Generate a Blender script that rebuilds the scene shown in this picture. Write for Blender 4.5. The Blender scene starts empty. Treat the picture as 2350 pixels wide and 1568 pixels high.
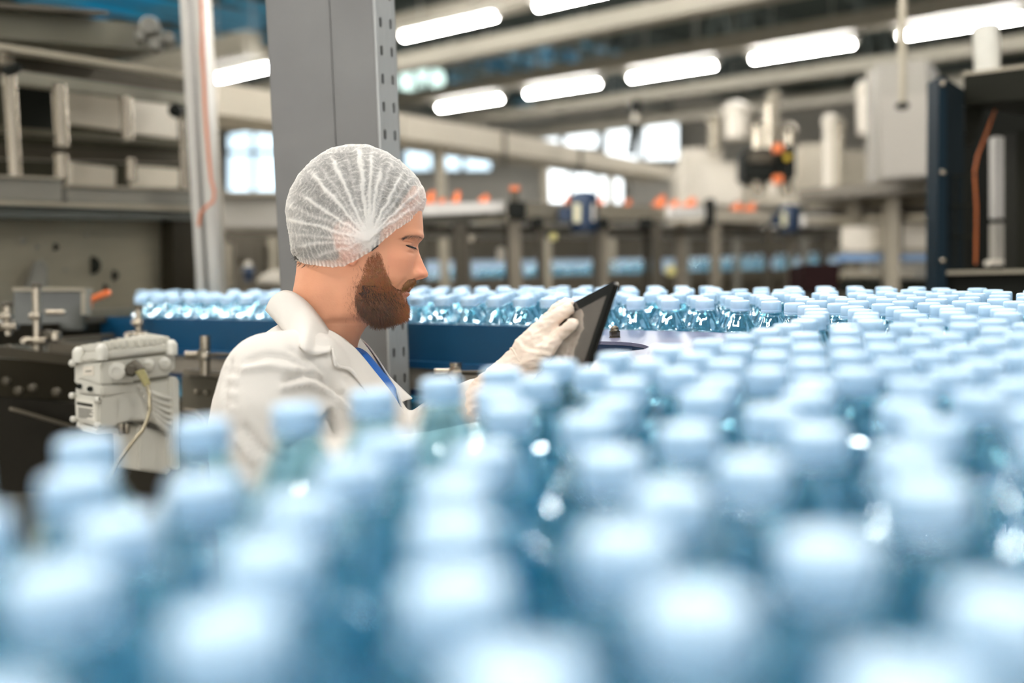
import bpy, bmesh, math, random
import numpy as np
from mathutils import Vector, Matrix
from mathutils.bvhtree import BVHTree

scene = bpy.context.scene
COL = scene.collection

# ------------------------------------------------------------------ camera
FPX = 35.0 / 36.0 * 2350.0
PITCH = math.atan(214.0 / FPX)
ROLL = 0.03
CF = Vector((0, math.cos(PITCH), -math.sin(PITCH)))
_U0 = Vector((0, math.sin(PITCH), math.cos(PITCH)))
_R0 = Vector((1, 0, 0))
CU = _U0 * math.cos(ROLL) + _R0 * math.sin(ROLL)
CR = _R0 * math.cos(ROLL) - _U0 * math.sin(ROLL)
CC = Vector((0, 0, 1.55))
cd = bpy.data.cameras.new('camera')
cam = bpy.data.objects.new('camera', cd)
COL.objects.link(cam)
cd.lens = 35.0
cd.sensor_width = 36.0
cd.clip_start = 0.02
cd.clip_end = 200
cd.dof.use_dof = True
cd.dof.focus_distance = 1.42
cd.dof.aperture_fstop = 1.7
M = Matrix((CR, CU, -CF)).transposed().to_4x4()
M.translation = CC
cam.matrix_world = M
scene.camera = cam

# ------------------------------------------------------------------ world, exposure
w = bpy.data.worlds.new('world')
scene.world = w
w.use_nodes = True
bg = w.node_tree.nodes['Background']
bg.inputs[0].default_value = (1.0, 0.98, 0.945, 1)
bg.inputs[1].default_value = 1.0
scene.view_settings.view_transform = 'Standard'
scene.view_settings.look = 'None'
scene.view_settings.gamma = 1.0
scene.view_settings.use_curve_mapping = False
scene.view_settings.exposure = 1.42
scene.cycles.use_denoising = True
scene.cycles.transparent_max_bounces = 14
scene.cycles.max_bounces = 6
scene.cycles.diffuse_bounces = 3
scene.cycles.glossy_bounces = 3
scene.cycles.use_adaptive_sampling = True
scene.cycles.adaptive_threshold = 0.12
scene.cycles.adaptive_min_samples = 16
scene.cycles.sample_clamp_indirect = 6.0
TUBE_STRENGTH = 33.0

# ------------------------------------------------------------------ helpers
def P(px, py, D):
    """world point seen at photo pixel (px, py) at camera depth D (metres)"""
    return CC + (CF + CR * ((px - 1175) / FPX) + CU * ((784 - py) / FPX)) * D

def G(px, py, z):
    d = CF + CR * ((px - 1175) / FPX) + CU * ((784 - py) / FPX)
    return CC + d * ((z - CC.z) / d.z)

def proj(p):
    q = Vector(p) - CC
    D = q.dot(CF)
    if D <= 1e-4:
        return (-1e6, 1e6, D)
    return (1175 + q.dot(CR) / D * FPX, 784 - q.dot(CU) / D * FPX, D)

def srgb(r, g, b):
    f = lambda c: (c / 12.92 if c <= 0.04045 else ((c + 0.055) / 1.055) ** 2.4)
    return (f(r / 255.0), f(g / 255.0), f(b / 255.0))

MATS = {}
def mat(name, col, rough=0.5, metal=0.0, var=0.12, scale=8.0, bump=0.0, bscale=40.0, stretch=None, emit=None, estr=0.0, spec=0.5, sss=0.0, coat=0.0):
    if name in MATS:
        return MATS[name]
    m = bpy.data.materials.new(name)
    m.use_nodes = True
    nt = m.node_tree
    b = nt.nodes['Principled BSDF']
    tc = nt.nodes.new('ShaderNodeTexCoord')
    src = tc.outputs['Object']
    if stretch:
        mp = nt.nodes.new('ShaderNodeMapping')
        mp.inputs['Scale'].default_value = stretch
        nt.links.new(src, mp.inputs['Vector'])
        src = mp.outputs['Vector']
    n = nt.nodes.new('ShaderNodeTexNoise')
    n.inputs['Scale'].default_value = scale
    n.inputs['Detail'].default_value = 4
    nt.links.new(src, n.inputs['Vector'])
    mx = nt.nodes.new('ShaderNodeMix')
    mx.data_type = 'RGBA'
    mx.inputs['A'].default_value = (*[max(0, c * (1 - var)) for c in col], 1)
    mx.inputs['B'].default_value = (*[min(1, c * (1 + var)) for c in col], 1)
    nt.links.new(n.outputs['Fac'], mx.inputs['Factor'])
    nt.links.new(mx.outputs['Result'], b.inputs['Base Color'])
    b.inputs['Roughness'].default_value = rough
    b.inputs['Metallic'].default_value = metal
    b.inputs['Specular IOR Level'].default_value = spec if max(col) > 0.06 else min(spec, 0.12)
    if coat:
        b.inputs['Coat Weight'].default_value = coat
    if sss:
        b.inputs['Subsurface Weight'].default_value = sss
        b.inputs['Subsurface Radius'].default_value = (0.012, 0.005, 0.003)
        b.inputs['Subsurface Scale'].default_value = 0.6
    if bump:
        n2 = nt.nodes.new('ShaderNodeTexNoise')
        n2.inputs['Scale'].default_value = bscale
        n2.inputs['Detail'].default_value = 3
        nt.links.new(src, n2.inputs['Vector'])
        bp = nt.nodes.new('ShaderNodeBump')
        bp.inputs['Strength'].default_value = bump
        bp.inputs['Distance'].default_value = 0.002
        nt.links.new(n2.outputs['Fac'], bp.inputs['Height'])
        nt.links.new(bp.outputs['Normal'], b.inputs['Normal'])
    if emit:
        b.inputs['Emission Color'].default_value = (*emit, 1)
        b.inputs['Emission Strength'].default_value = estr
    MATS[name] = m
    return m

def tag(o, label=None, cat=None, group=None, kind=None):
    if label: o['label'] = label
    if cat: o['category'] = cat
    if group: o['group'] = group
    if kind: o['kind'] = kind
    return o

def empty(name, loc, label=None, cat=None, group=None):
    o = bpy.data.objects.new(name, None)
    o.location = loc
    o.empty_display_size = 0.05
    COL.objects.link(o)
    return tag(o, label, cat, group)

def world_of(o):
    m_ = o.matrix_parent_inverse @ o.matrix_basis
    return world_of(o.parent) @ m_ if o.parent is not None else o.matrix_basis.copy()

def link(name, me, m=None, parent=None, **kw):
    o = bpy.data.objects.new(name, me)
    if m is not None and not me.materials:
        me.materials.append(m)
    COL.objects.link(o)
    if parent is not None:
        o.parent = parent
        loc = world_of(parent)
        if not kw.pop('local', False):
            o.matrix_parent_inverse = loc.inverted()
    kw.pop('local', None)
    return tag(o, **kw)

class MB:
    """collects simple solids in world coordinates; build() links them as one mesh object"""
    def __init__(s):
        s.v = []; s.f = []
    def add(s, vs, fs):
        o = len(s.v)
        s.v += [tuple(v) for v in vs]
        s.f += [tuple(i + o for i in f) for f in fs]
        return s
    def box(s, c, size, ax=None):
        c = Vector(c)
        if ax is None: ax = (Vector((1,0,0)), Vector((0,1,0)), Vector((0,0,1)))
        h = [ax[i] * (size[i] / 2) for i in range(3)]
        vs = [c + h[0]*a + h[1]*b + h[2]*d for a in (-1,1) for b in (-1,1) for d in (-1,1)]
        fs = [(0,1,3,2),(4,6,7,5),(0,4,5,1),(2,3,7,6),(0,2,6,4),(1,5,7,3)]
        return s.add(vs, fs)
    def bar(s, p0, p1, wd, ht, up=(0,0,1)):
        p0 = Vector(p0); p1 = Vector(p1)
        d = (p1 - p0); L = d.length; d.normalize()
        upv = Vector(up)
        if abs(d.dot(upv)) > 0.98: upv = CF.copy()
        sd = d.cross(upv).normalized(); u2 = sd.cross(d).normalized()
        return s.box((p0 + p1) / 2, (L, wd, ht), (d, sd, u2))
    def cyl(s, p0, p1, r0, r1=None, n=16, cap=True):
        if r1 is None: r1 = r0
        p0 = Vector(p0); p1 = Vector(p1)
        d = (p1 - p0).normalized()
        a = d.orthogonal().normalized(); b = d.cross(a)
        vs = []
        for p, r in ((p0, r0), (p1, r1)):
            for i in range(n):
                t = 2 * math.pi * i / n
                vs.append(p + a * (r * math.cos(t)) + b * (r * math.sin(t)))
        fs = [(i, (i+1) % n, n + (i+1) % n, n + i) for i in range(n)]
        if cap:
            fs += [tuple(range(n-1, -1, -1)), tuple(range(n, 2*n))]
        return s.add(vs, fs)
    def tube(s, pts, r, n=10):
        pts = [Vector(p) for p in pts]
        rs = r if isinstance(r, (list, tuple)) else [r] * len(pts)
        vs = []; fs = []
        prev = None
        for k, p in enumerate(pts):
            t = (pts[min(k+1, len(pts)-1)] - pts[max(k-1, 0)]).normalized()
            a = t.orthogonal().normalized() if prev is None else (prev - t * prev.dot(t)).normalized()
            prev = a
            b = t.cross(a)
            for i in range(n):
                q = 2 * math.pi * i / n
                vs.append(p + a * (rs[k] * math.cos(q)) + b * (rs[k] * math.sin(q)))
        for k in range(len(pts) - 1):
            for i in range(n):
                j = (i + 1) % n
                fs.append((k*n+i, k*n+j, (k+1)*n+j, (k+1)*n+i))
        fs += [tuple(range(n-1, -1, -1)), tuple(range((len(pts)-1)*n, len(pts)*n))]
        return s.add(vs, fs)
    def lathe(s, p, axis, prof, n=24):
        """prof: list of (r, h) along axis from p"""
        p = Vector(p); d = Vector(axis).normalized()
        a = d.orthogonal().normalized(); b = d.cross(a)
        vs = []; fs = []
        for r, h in prof:
            for i in range(n):
                t = 2 * math.pi * i / n
                vs.append(p + d * h + a * (r * math.cos(t)) + b * (r * math.sin(t)))
        for k in range(len(prof) - 1):
            for i in range(n):
                j = (i + 1) % n
                fs.append((k*n+i, k*n+j, (k+1)*n+j, (k+1)*n+i))
        fs += [tuple(range(n-1, -1, -1)), tuple(range((len(prof)-1)*n, len(prof)*n))]
        return s.add(vs, fs)
    def slab(s, pts, thick, away=None):
        """polygon of world points extruded to a real thickness away from the camera (or along away)"""
        pts = [Vector(p) for p in pts]
        c = sum(pts, Vector()) / len(pts)
        nrm = Vector()
        for i in range(len(pts)):
            nrm += (pts[i] - c).cross(pts[(i+1) % len(pts)] - c)
        nrm.normalize()
        if away is None: away = c - CC
        if nrm.dot(Vector(away)) < 0: nrm = -nrm
        n = len(pts)
        vs = pts + [p + nrm * thick for p in pts]
        fs = [tuple(range(n)), tuple(range(2*n-1, n-1, -1))]
        fs += [(i, n+i, n+(i+1) % n, (i+1) % n) for i in range(n)]
        return s.add(vs, fs)
    def pslab(s, pp, D, thick):
        """rectangle/polygon given by photo pixels at depth D (number or function of px)"""
        g = D if callable(D) else (lambda x: D)
        return s.slab([P(x, y, g(x)) for x, y in pp], thick)
    def mesh(s, name, smooth=False, bevel=0.0):
        me = bpy.data.meshes.new(name)
        me.from_pydata(s.v, [], s.f)
        bm = bmesh.new(); bm.from_mesh(me)
        bmesh.ops.recalc_face_normals(bm, faces=bm.faces)
        if bevel:
            bmesh.ops.bevel(bm, geom=[e for e in bm.edges], offset=bevel, segments=2, affect='EDGES', clamp_overlap=True)
        bm.to_mesh(me); bm.free()
        if smooth:
            me.polygons.foreach_set('use_smooth', [True] * len(me.polygons))
            try: me.set_sharp_from_angle(angle=math.radians(40))
            except Exception: pass
        me.update()
        return me
    def build(s, name, m, parent=None, smooth=False, bevel=0.0, **kw):
        return link(name, s.mesh(name, smooth, bevel), m, parent, **kw)

def rect(x0, y0, x1, y1): return [(x0, y0), (x1, y0), (x1, y1), (x0, y1)]

# ------------------------------------------------------------------ materials
STEEL = mat('brushed_steel', srgb(146, 138, 122), 0.42, 0.45, 0.12, 6, 0.05, 300, (1, 1, 12))
STEELD = mat('dark_steel', srgb(72, 66, 54), 0.45, 0.4, 0.25, 5, 0.05, 200)
STEELG = mat('grey_painted_steel', srgb(106, 103, 94), 0.5, 0.1, 0.12, 5)
CHROME = mat('polished_steel', srgb(158, 149, 134), 0.26, 0.85, 0.05, 5)
BLACK = mat('black_plastic', srgb(22, 24, 20), 0.5, 0, 0.2, 6)
DARK = mat('dark_void', srgb(26, 28, 22), 0.8, 0, 0.3, 3)
OFFW = mat('off_white_paint', srgb(212, 204, 190), 0.5, 0, 0.05, 4)
BEIGE = mat('beige_paint', srgb(190, 181, 164), 0.55, 0, 0.08, 3)
ORANGE = mat('orange_plastic', srgb(232, 122, 66), 0.45, 0, 0.1, 10)
BLUE = mat('blue_plastic', srgb(0, 68, 104), 0.45, 0, 0.10, 20, 0.03, 200)
BLUED = mat('dark_blue_plastic', srgb(2, 40, 78), 0.35, 0, 0.10, 20)
BLUEM = mat('blue_motor_paint', srgb(1, 38, 70), 0.35, 0, 0.12, 12)

DST = mat('oily_steel_and_shade', srgb(44, 40, 30), .45, .15, .25, 6)  # dark steel parts; also colours the slab of shade on the packing machine

# ------------------------------------------------------------------ hall shell
FLOOR_Z = 0.0
CEIL_Z = 1.55 + 4.3
m_floor = mat('floor_concrete', srgb(140, 134, 122), 0.35, 0, 0.15, 2.0)
MB().box((2, 12, -0.05), (60, 44, 0.1)).build('floor', m_floor, kind='structure')
m_ceil = mat('ceiling_dark', srgb(62, 72, 66), 0.9, 0, 0.3, 0.8)
MB().box((2, 12, CEIL_Z + 0.1), (60, 44, 0.2)).build('ceiling', m_ceil, kind='structure')
m_wall = mat('wall_paint', srgb(196, 192, 182), 0.8, 0, 0.06, 1.0)
WALL_Y = 30.0
MB().box((2, WALL_Y + 0.15, CEIL_Z / 2), (60, 0.3, CEIL_Z)).build('wall_back', m_wall, kind='structure')
MB().box((-9.0, 10.5, CEIL_Z / 2), (0.3, 39, CEIL_Z)).build('wall_left', m_wall, kind='structure')
MB().box((15.0, 10.5, CEIL_Z / 2), (0.3, 39, CEIL_Z)).build('wall_right', m_wall, kind='structure')
# ------------------------------------------------------------------ conveyor turn and bottles
CAP_Z = 1.55 - 0.0915
BOT_H = 0.205
BELT_Z = CAP_Z - BOT_H
RAIL_Z = 1.41

CTRL = [(-1.00, 2.52), (-0.42, 2.14), (-0.03, 1.872), (0.197, 1.68), (0.345, 1.57), (0.41, 1.46), (0.40, 1.30), (0.325, 1.12),
        (0.175, 0.918), (0.040, 0.803), (-0.043, 0.718), (-0.158, 0.576), (-0.246, 0.486), (-0.50, 0.24)]
def catmull(pts, step=0.004):
    pts = [Vector((p[0], p[1])) for p in pts]
    pts = [pts[0] * 2 - pts[1]] + pts + [pts[-1] * 2 - pts[-2]]
    out = []
    for i in range(1, len(pts) - 2):
        p0, p1, p2, p3 = pts[i-1:i+3]
        n = max(2, int((p2 - p1).length / step))
        for k in range(n):
            t = k / n
            out.append(0.5 * ((2*p1) + (p2-p0)*t + (2*p0-5*p1+4*p2-p3)*t*t + (3*p1-p0-3*p2+p3)*t**3))
    out.append(pts[-2])
    return out
CURVE = catmull(CTRL)
def offset_curve(off):
    res = []
    for i, p in enumerate(CURVE):
        t = (CURVE[min(i+6, len(CURVE)-1)] - CURVE[max(i-6, 0)]).normalized()
        res.append(p + Vector((-t.y, t.x)) * off)
    return res

# shell material: thin tinted PET
def pet_material():
    m = bpy.data.materials.new('blue_tinted_pet'); m.use_nodes = True
    nt = m.node_tree; nt.nodes.clear()
    out = nt.nodes.new('ShaderNodeOutputMaterial')
    lw = nt.nodes.new('ShaderNodeLayerWeight'); lw.inputs['Blend'].default_value = 0.5
    pw = nt.nodes.new('ShaderNodeMath'); pw.operation = 'POWER'; pw.inputs[1].default_value = 2.2
    nt.links.new(lw.outputs['Facing'], pw.inputs[0])
    ma = nt.nodes.new('ShaderNodeMath'); ma.operation = 'MULTIPLY_ADD'; ma.inputs[1].default_value = 0.55; ma.inputs[2].default_value = 0.24
    nt.links.new(pw.outputs[0], ma.inputs[0])
    tr = nt.nodes.new('ShaderNodeBsdfTransparent'); tr.inputs[0].default_value = (0.68, 0.92, 0.97, 1)
    gl = nt.nodes.new('ShaderNodeBsdfGlossy'); gl.inputs['Roughness'].default_value = 0.03
    gl.inputs[0].default_value = (0.86, 0.96, 1, 1)
    tc = nt.nodes.new('ShaderNodeTexCoord')
    nz = nt.nodes.new('ShaderNodeTexNoise'); nz.inputs['Scale'].default_value = 55; nz.inputs['Detail'].default_value = 1.5
    nt.links.new(tc.outputs['Object'], nz.inputs['Vector'])
    bp = nt.nodes.new('ShaderNodeBump'); bp.inputs['Strength'].default_value = 0.25; bp.inputs['Distance'].default_value = 0.002
    nt.links.new(nz.outputs['Fac'], bp.inputs['Height'])
    nt.links.new(bp.outputs['Normal'], gl.inputs['Normal'])
    df = nt.nodes.new('ShaderNodeBsdfDiffuse'); df.inputs[0].default_value = (0.20, 0.63, 0.89, 1)
    m0 = nt.nodes.new('ShaderNodeMixShader'); m0.inputs[0].default_value = 0.12
    nt.links.new(tr.outputs[0], m0.inputs[1]); nt.links.new(df.outputs[0], m0.inputs[2])
    mx = nt.nodes.new('ShaderNodeMixShader')
    nt.links.new(ma.outputs[0], mx.inputs[0]); nt.links.new(m0.outputs[0], mx.inputs[1]); nt.links.new(gl.outputs[0], mx.inputs[2])
    nt.links.new(mx.outputs[0], out.inputs[0])
    return m
PET = pet_material()
CAPM = mat('pale_blue_cap', srgb(196, 227, 254), 0.38, 0, 0.03, 30, sss=0.0)
CAPM.node_tree.nodes['Principled BSDF'].inputs['Subsurface Radius'].default_value = (0.006, 0.009, 0.012)
WATER_RING = None

def bottle_mesh():
    # z from bottle base (0) to neck top
    prof = [(0.0, 0.004), (0.018, 0.001), (0.027, 0.0), (0.0315, 0.006), (0.0322, 0.012)]
    z = 0.018
    while z < 0.128:
        prof += [(0.0322, z), (0.0306, z + 0.004), (0.0322, z + 0.008)]
        z += 0.0135
    prof = [(r, z) for r, z in prof]
    prof += [(0.0322, 0.134), (0.0323, 0.142), (0.0316, 0.148), (0.0302, 0.1525), (0.0290, 0.1550), (0.0294, 0.1562), (0.0278, 0.1580),
             (0.0245, 0.1630), (0.0210, 0.1690), (0.0178, 0.1750), (0.0152, 0.1800), (0.0140, 0.1830), (0.0136, 0.1855),
             (0.0165, 0.1862), (0.0165, 0.1880), (0.0136, 0.1886), (0.0130, 0.1900), (0.0130, 0.2000)]
    n = 60
    vs = []; fs = []
    for k, (r, zz) in enumerate(prof):
        fl = max(0.0, 1 - abs(zz - 0.168) / 0.013) ** 0.7
        dash = 1.0 if 0.1545 < zz < 0.1568 else 0.0
        for i in range(n):
            t = 2 * math.pi * i / n
            rr = r * (1 + 0.025 * fl * math.cos(10 * t)) + dash * 0.0006 * math.cos(20 * t)
            rr *= 0.90 if zz < 0.150 else 0.97
            vs.append((rr * math.cos(t), rr * math.sin(t), zz))
    for k in range(len(prof) - 1):
        for i in range(n):
            j = (i + 1) % n
            fs.append((k*n+i, k*n+j, (k+1)*n+j, (k+1)*n+i))
    fs.append(tuple(range(n-1, -1, -1)))
    me = bpy.data.meshes.new('water_bottle'); me.from_pydata(vs, [], fs)
    me.polygons.foreach_set('use_smooth', [True] * len(me.polygons)); me.update()
    me.materials.append(PET)
    return me
def cap_mesh():
    prof = [(0.0148, 0.1885, 0), (0.0152, 0.1890, 0), (0.0152, 0.1915, 0), (0.0147, 0.1918, 0), (0.0152, 0.1922, 1), (0.01505, 0.2020, 1), (0.0147, 0.2036, 0.4), (0.0138, 0.2047, 0), (0.0120, 0.2050, 0), (0.0, 0.2050, 0)]
    n = 96
    vs = []; fs = []
    for r, z, rib in prof[:-1]:
        for i in range(n):
            t = 2 * math.pi * i / n
            rr = r - (0.00035 * rib if i % 2 else 0)
            vs.append((rr * math.cos(t), rr * math.sin(t), z))
    for k in range(len(prof) - 2):
        for i in range(n):
            j = (i + 1) % n
            fs.append((k*n+i, k*n+j, (k+1)*n+j, (k+1)*n+i))
    vs.append((0, 0, prof[-1][1]))
    b = (len(prof) - 2) * n
    fs += [(b + i, b + (i+1) % n, len(vs) - 1) for i in range(n)]
    fs.append(tuple(range(n-1, -1, -1)))
    me = bpy.data.meshes.new('cap'); me.from_pydata(vs, [], fs)
    me.polygons.foreach_set('use_smooth', [True] * len(me.polygons)); me.update()
    try: me.set_sharp_from_angle(angle=math.radians(50))
    except Exception: pass
    me.materials.append(CAPM)
    return me
BOT_ME = bottle_mesh(); CAP_ME = cap_mesh()

def place_bottle(x, y, z, rng, label, group):
    o = bpy.data.objects.new('water_bottle', BOT_ME)
    o.location = (x, y, z); o.rotation_euler = (0, 0, rng.uniform(0, 6.28))
    COL.objects.link(o)
    tag(o, label, 'bottle', group)
    c = bpy.data.objects.new('cap', CAP_ME)
    COL.objects.link(c); c.parent = o
    return o

rng = random.Random(21)
spots = []
MIND = 0.0608
def ok_spot(q, mind):
    return not any((q[0]-a)**2 + (q[1]-b)**2 < mind*mind for a, b, _ in spots)
def in_view(q):
    px, py, D = proj((q[0], q[1], CAP_Z))
    if D < 0.13: return None
    m_ = 0.05 / max(D, 0.1) * FPX
    if px < 322 and D > 1.7: return None
    if 665 < px < 900 and D > 1.45: return None
    if px < -m_ or px > 2350 + m_ * 1.3 or py > 1568 + m_ * 0.7: return None
    return px, py, D
for row in range(1):
    for p in offset_curve(row * 0.0532):
        q = (p.x, p.y)
        v = in_view(q)
        if v is not None and v[0] < 665 and v[2] > 1.7 and row > 5: continue
        if v is not None and 665 < v[0] < 1420 and v[2] > 1.5 and row > 6: continue
        if v is None or not ok_spot(q, MIND if p.y > 1.42 else 0.0625): continue
        spots.append((q[0], q[1], row))
cv = np.array([(p.x, p.y) for p in CURVE])
cn = np.array([((b - a).normalized().x, (b - a).normalized().y) for a, b in zip(CURVE, CURVE[1:] + [CURVE[-1] * 2 - CURVE[-2]])])
# crowd in the turn and the foreground: bottles jostle until none overlap
def side_dist(q):
    k = int(np.argmin((cv[:, 0]-q[0])**2 + (cv[:, 1]-q[1])**2))
    return k, (q[0]-cv[k, 0]) * -cn[k, 1] + (q[1]-cv[k, 1]) * cn[k, 0]
pts0 = []
for _ in range(int(2.1 * 3.0 / 0.00365)):
    q = (rng.uniform(-1.15, .95), rng.uniform(0.0, 3.0))
    if 0.02 < side_dist(q)[1] < (0.485 if q[1] < 1.5 else 0.45): pts0.append(q)
X = np.array(pts0); fixed = np.array([(a, b) for a, b, _ in spots])
for it in range(220):
    allp = np.concatenate([X, fixed])
    dif = X[:, None, :] - allp[None, :, :]
    dist = np.sqrt((dif**2).sum(-1)) + 1e-9
    dist[np.arange(len(X)), np.arange(len(X))] = 1
    ov = np.clip(0.0612 - dist, 0, None)
    X = X + (dif / dist[..., None] * ov[..., None] * 0.42).sum(1)
    if it % 4 == 0:
        for n_ in range(len(X)):
            k, d = side_dist(X[n_])
            if d < 0.004: X[n_] += np.array([-cn[k, 1], cn[k, 0]]) * (0.004 - d)
            elif d > (0.49 if X[n_][1] < 1.5 else 0.44): X[n_] += np.array([-cn[k, 1], cn[k, 0]]) * ((0.49 if X[n_][1] < 1.5 else 0.44) - d)
order = np.argsort(-X[:, 1])
for n_ in order:
    q = (float(X[n_, 0]), float(X[n_, 1]))
    if side_dist(q)[1] < 0: continue
    v = in_view(q)
    if v is None or not ok_spot(q, 0.0580): continue
    if v[0] < 665 and v[2] > 1.7 and side_dist(q)[1] > 0.32: continue
    spots.append((q[0], q[1], 5))
print('bottles', len(spots))
front = sorted([(proj((x, y, CAP_Z))[0], x, y) for x, y, r in spots if r == 0 and proj((x, y, CAP_Z))[2] > 1.45 and proj((x, y, CAP_Z))[0] > 1400])
ordw = ['first', 'second', 'third', 'fourth', 'fifth', 'sixth', 'seventh']
special = {(x, y): 'sharp clear bottle in the front row, %s to the right of the tablet' % ordw[i] for i, (px, x, y) in enumerate(front[:5])}
for x, y, r in spots:
    px, py, D = proj((x, y, CAP_Z))
    if (x, y) in special:
        lab, grp = special[(x, y)], 'front row bottles beside the tablet'
    elif D > 1.45 and px < 700:
        lab, grp = 'blue tinted water bottle on far conveyor between left machine and steel pillar', 'bottles on the conveyor behind the pillar'
    elif D > 1.45 and px < 1420:
        lab, grp = 'blue tinted water bottle on far conveyor between man\'s face and tablet', 'bottles behind the face and tablet'
    elif D > 1.45:
        lab, grp = 'pale capped water bottle in far rows right of the tablet', 'bottles at the far side of the turn'
    elif D > 0.8:
        lab, grp = 'pale capped water bottle in the middle of the conveyor turn', 'bottles in the conveyor turn'
    else:
        lab, grp = 'out-of-focus pale capped water bottle close to the camera', 'blurred foreground bottles'
    place_bottle(x + rng.uniform(-.0008, .0008), y + rng.uniform(-.0008, .0008), BELT_Z, rng, lab, grp)

# conveyor belt, rails and legs
def strip(offs_a, offs_b, z0, z1, i0=0, i1=None, stepi=6):
    """closed solid between two offsets of the conveyor's inner curve"""
    a = offset_curve(offs_a)[i0:i1:stepi]; b = offset_curve(offs_b)[i0:i1:stepi]
    mb = MB(); n = len(a)
    vs = []
    for k in range(n):
        vs += [(a[k].x, a[k].y, z0), (a[k].x, a[k].y, z1), (b[k].x, b[k].y, z1), (b[k].x, b[k].y, z0)]
    fs = []
    for k in range(n - 1):
        for j in range(4):
            fs.append((k*4+j, k*4+(j+1) % 4, (k+1)*4+(j+1) % 4, (k+1)*4+j))
    fs += [(3, 2, 1, 0), tuple((n-1)*4 + j for j in range(4))]
    mb.add(vs, fs)
    return mb
idx_corner = min(range(len(CURVE)), key=lambda i: (CURVE[i] - Vector((0.10, 1.765))).length)
conv = empty('bottle_conveyor', (0.1, 2.0, 0), 'curved blue-sided bottle conveyor turning around behind and in front of the man', 'conveyor')
m_belt = mat('conveyor_belt', srgb(70, 140, 170), 0.5, 0, 0.15, 10)
strip(-0.036, 0.56, BELT_Z - 0.03, BELT_Z - 0.0005).build('belt', m_belt, conv)
strip(-0.046, -0.038, 1.337, RAIL_Z, 0, idx_corner).build('side_rail', BLUE, conv)
strip(-0.060, -0.0465, 1.325, 1.3385, 0, idx_corner).build('rail_lip', mat('rail_lip_blue', srgb(4, 70, 112), 0.4, 0, 0.08, 20), conv)
strip(-0.052, -0.037, 1.283, 1.3245, 0, idx_corner).build('steel_channel', mat('steel_channel', srgb(158, 150, 138), 0.4, 0.35, 0.2, 40), conv)
strip(-0.058, -0.037, 1.272, 1.2825, 0, idx_corner).build('lower_rail', BLUED, conv)
strip(-0.075, -0.037, 1.16, 1.222, 0, idx_corner).build('frame_beam', STEELD, conv)
strip(0.575, 0.583, BELT_Z, RAIL_Z - 0.03).build('outer_rail', STEEL, conv)
for i in range(0, len(CURVE), 130):
    for off in (0.02, 0.5):
        c = offset_curve(off)[i]
        if c.y < 0.6: continue
        MB().box((c.x, c.y, (BELT_Z - 0.03) / 2), (0.05, 0.05, BELT_Z - 0.03)).build('leg', STEEL, conv)
# corner deck plate, mirror polished
DECK = mat('polished_deck', srgb(118, 120, 146), 0.26, 0.0, 0.05, 10, 0.12, 14, spec=0.3)
dk = [(0.062, 1.742), (0.100, 1.56), (0.125, 1.461), (0.150, 1.444), (0.172, 1.422), (0.184, 1.390), (0.188, 1.356), (0.176, 1.325), (0.140, 1.300), (0.118, 1.262), (0.104, 1.224),
      (0.080, 1.13), (0.066, 1.02), (0.070, 0.90)]
inn = [v for v in offset_curve(-0.038)]
i1 = min(range(len(inn)), key=lambda i: (inn[i] - Vector((0.075, 0.86))).length)
inn_pts = [(inn[i].x, inn[i].y) for i in range(i1, idx_corner, -14)]
MB().slab([(x, y, RAIL_Z) for x, y in dk + inn_pts], 0.005, away=(0, 0, -1)).build('corner_plate', DECK, conv)
mb = MB()
for a, b in zip(dk[:-1], dk[1:]):
    d = Vector((b[0]-a[0], b[1]-a[1])).normalized(); nn = Vector((-d.y, d.x)) * -0.004
    mb.slab([(a[0], a[1], RAIL_Z - 0.0055), (b[0], b[1], RAIL_Z - 0.0055), (b[0], b[1], 1.335), (a[0], a[1], 1.335)], 0.004, away=(1, 0, 0))
mb.build('corner_skirt', BLUED, conv)
# domed nut on the deck
npt = G(1411, 775, RAIL_Z)
mb = MB()
mb.lathe(npt, (0, 0, 1), [(0.0088, 0), (0.0088, 0.0016)], 24)
NUTM = mat('nut_steel', srgb(112, 104, 92), .18, .9, .1, 20)
nut = mb.build('domed_nut', NUTM, conv, smooth=True, label='shiny domed cap nut')
MB().lathe(npt + Vector((0, 0, 0.0016)), (0, 0, 1), [(0.0078, 0), (0.0082, 0.001), (0.0082, 0.0075), (0.0076, 0.0088)], 6).build('hexagon', NUTM, nut)
MB().lathe(npt + Vector((0, 0, 0.0104)), (0, 0, 1), [(0.0066, 0), (0.0065, 0.003), (0.0055, 0.0055), (0.003, 0.0075), (0.0006, 0.0082)], 20).build('dome', NUTM, nut, smooth=True)

def rail_clamp(px, py0, py1, D, parent):
    top = P(px, py0, D); bot = P(px, py1, D)
    MB().cyl(bot, top, 0.0105, n=18).build('clamp_post', CHROME, parent, smooth=True)
    mid = bot + (top - bot) * 0.52
    MB().cyl(mid - CR * 0.036 - CF * 0.012, mid + CR * 0.008 - CF * 0.012, 0.008, n=14).build('clamp_arm', CHROME, parent, smooth=True)
    MB().lathe(mid - CF * 0.026, CF, [(0.006, 0), (0.012, 0.002), (0.013, 0.020), (0.011, 0.024)], 12).build('clamp_knob', CHROME, parent, smooth=True)
    MB().cyl(mid + CR * 0.005, mid + CR * 0.055 + CF * 0.01, 0.004, n=10).build('clamp_rod', STEELD, parent, smooth=True)
rail_clamp(471, 771, 862, 2.02, conv)
rail_clamp(1046, 833, 880, 1.72, conv)

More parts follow.
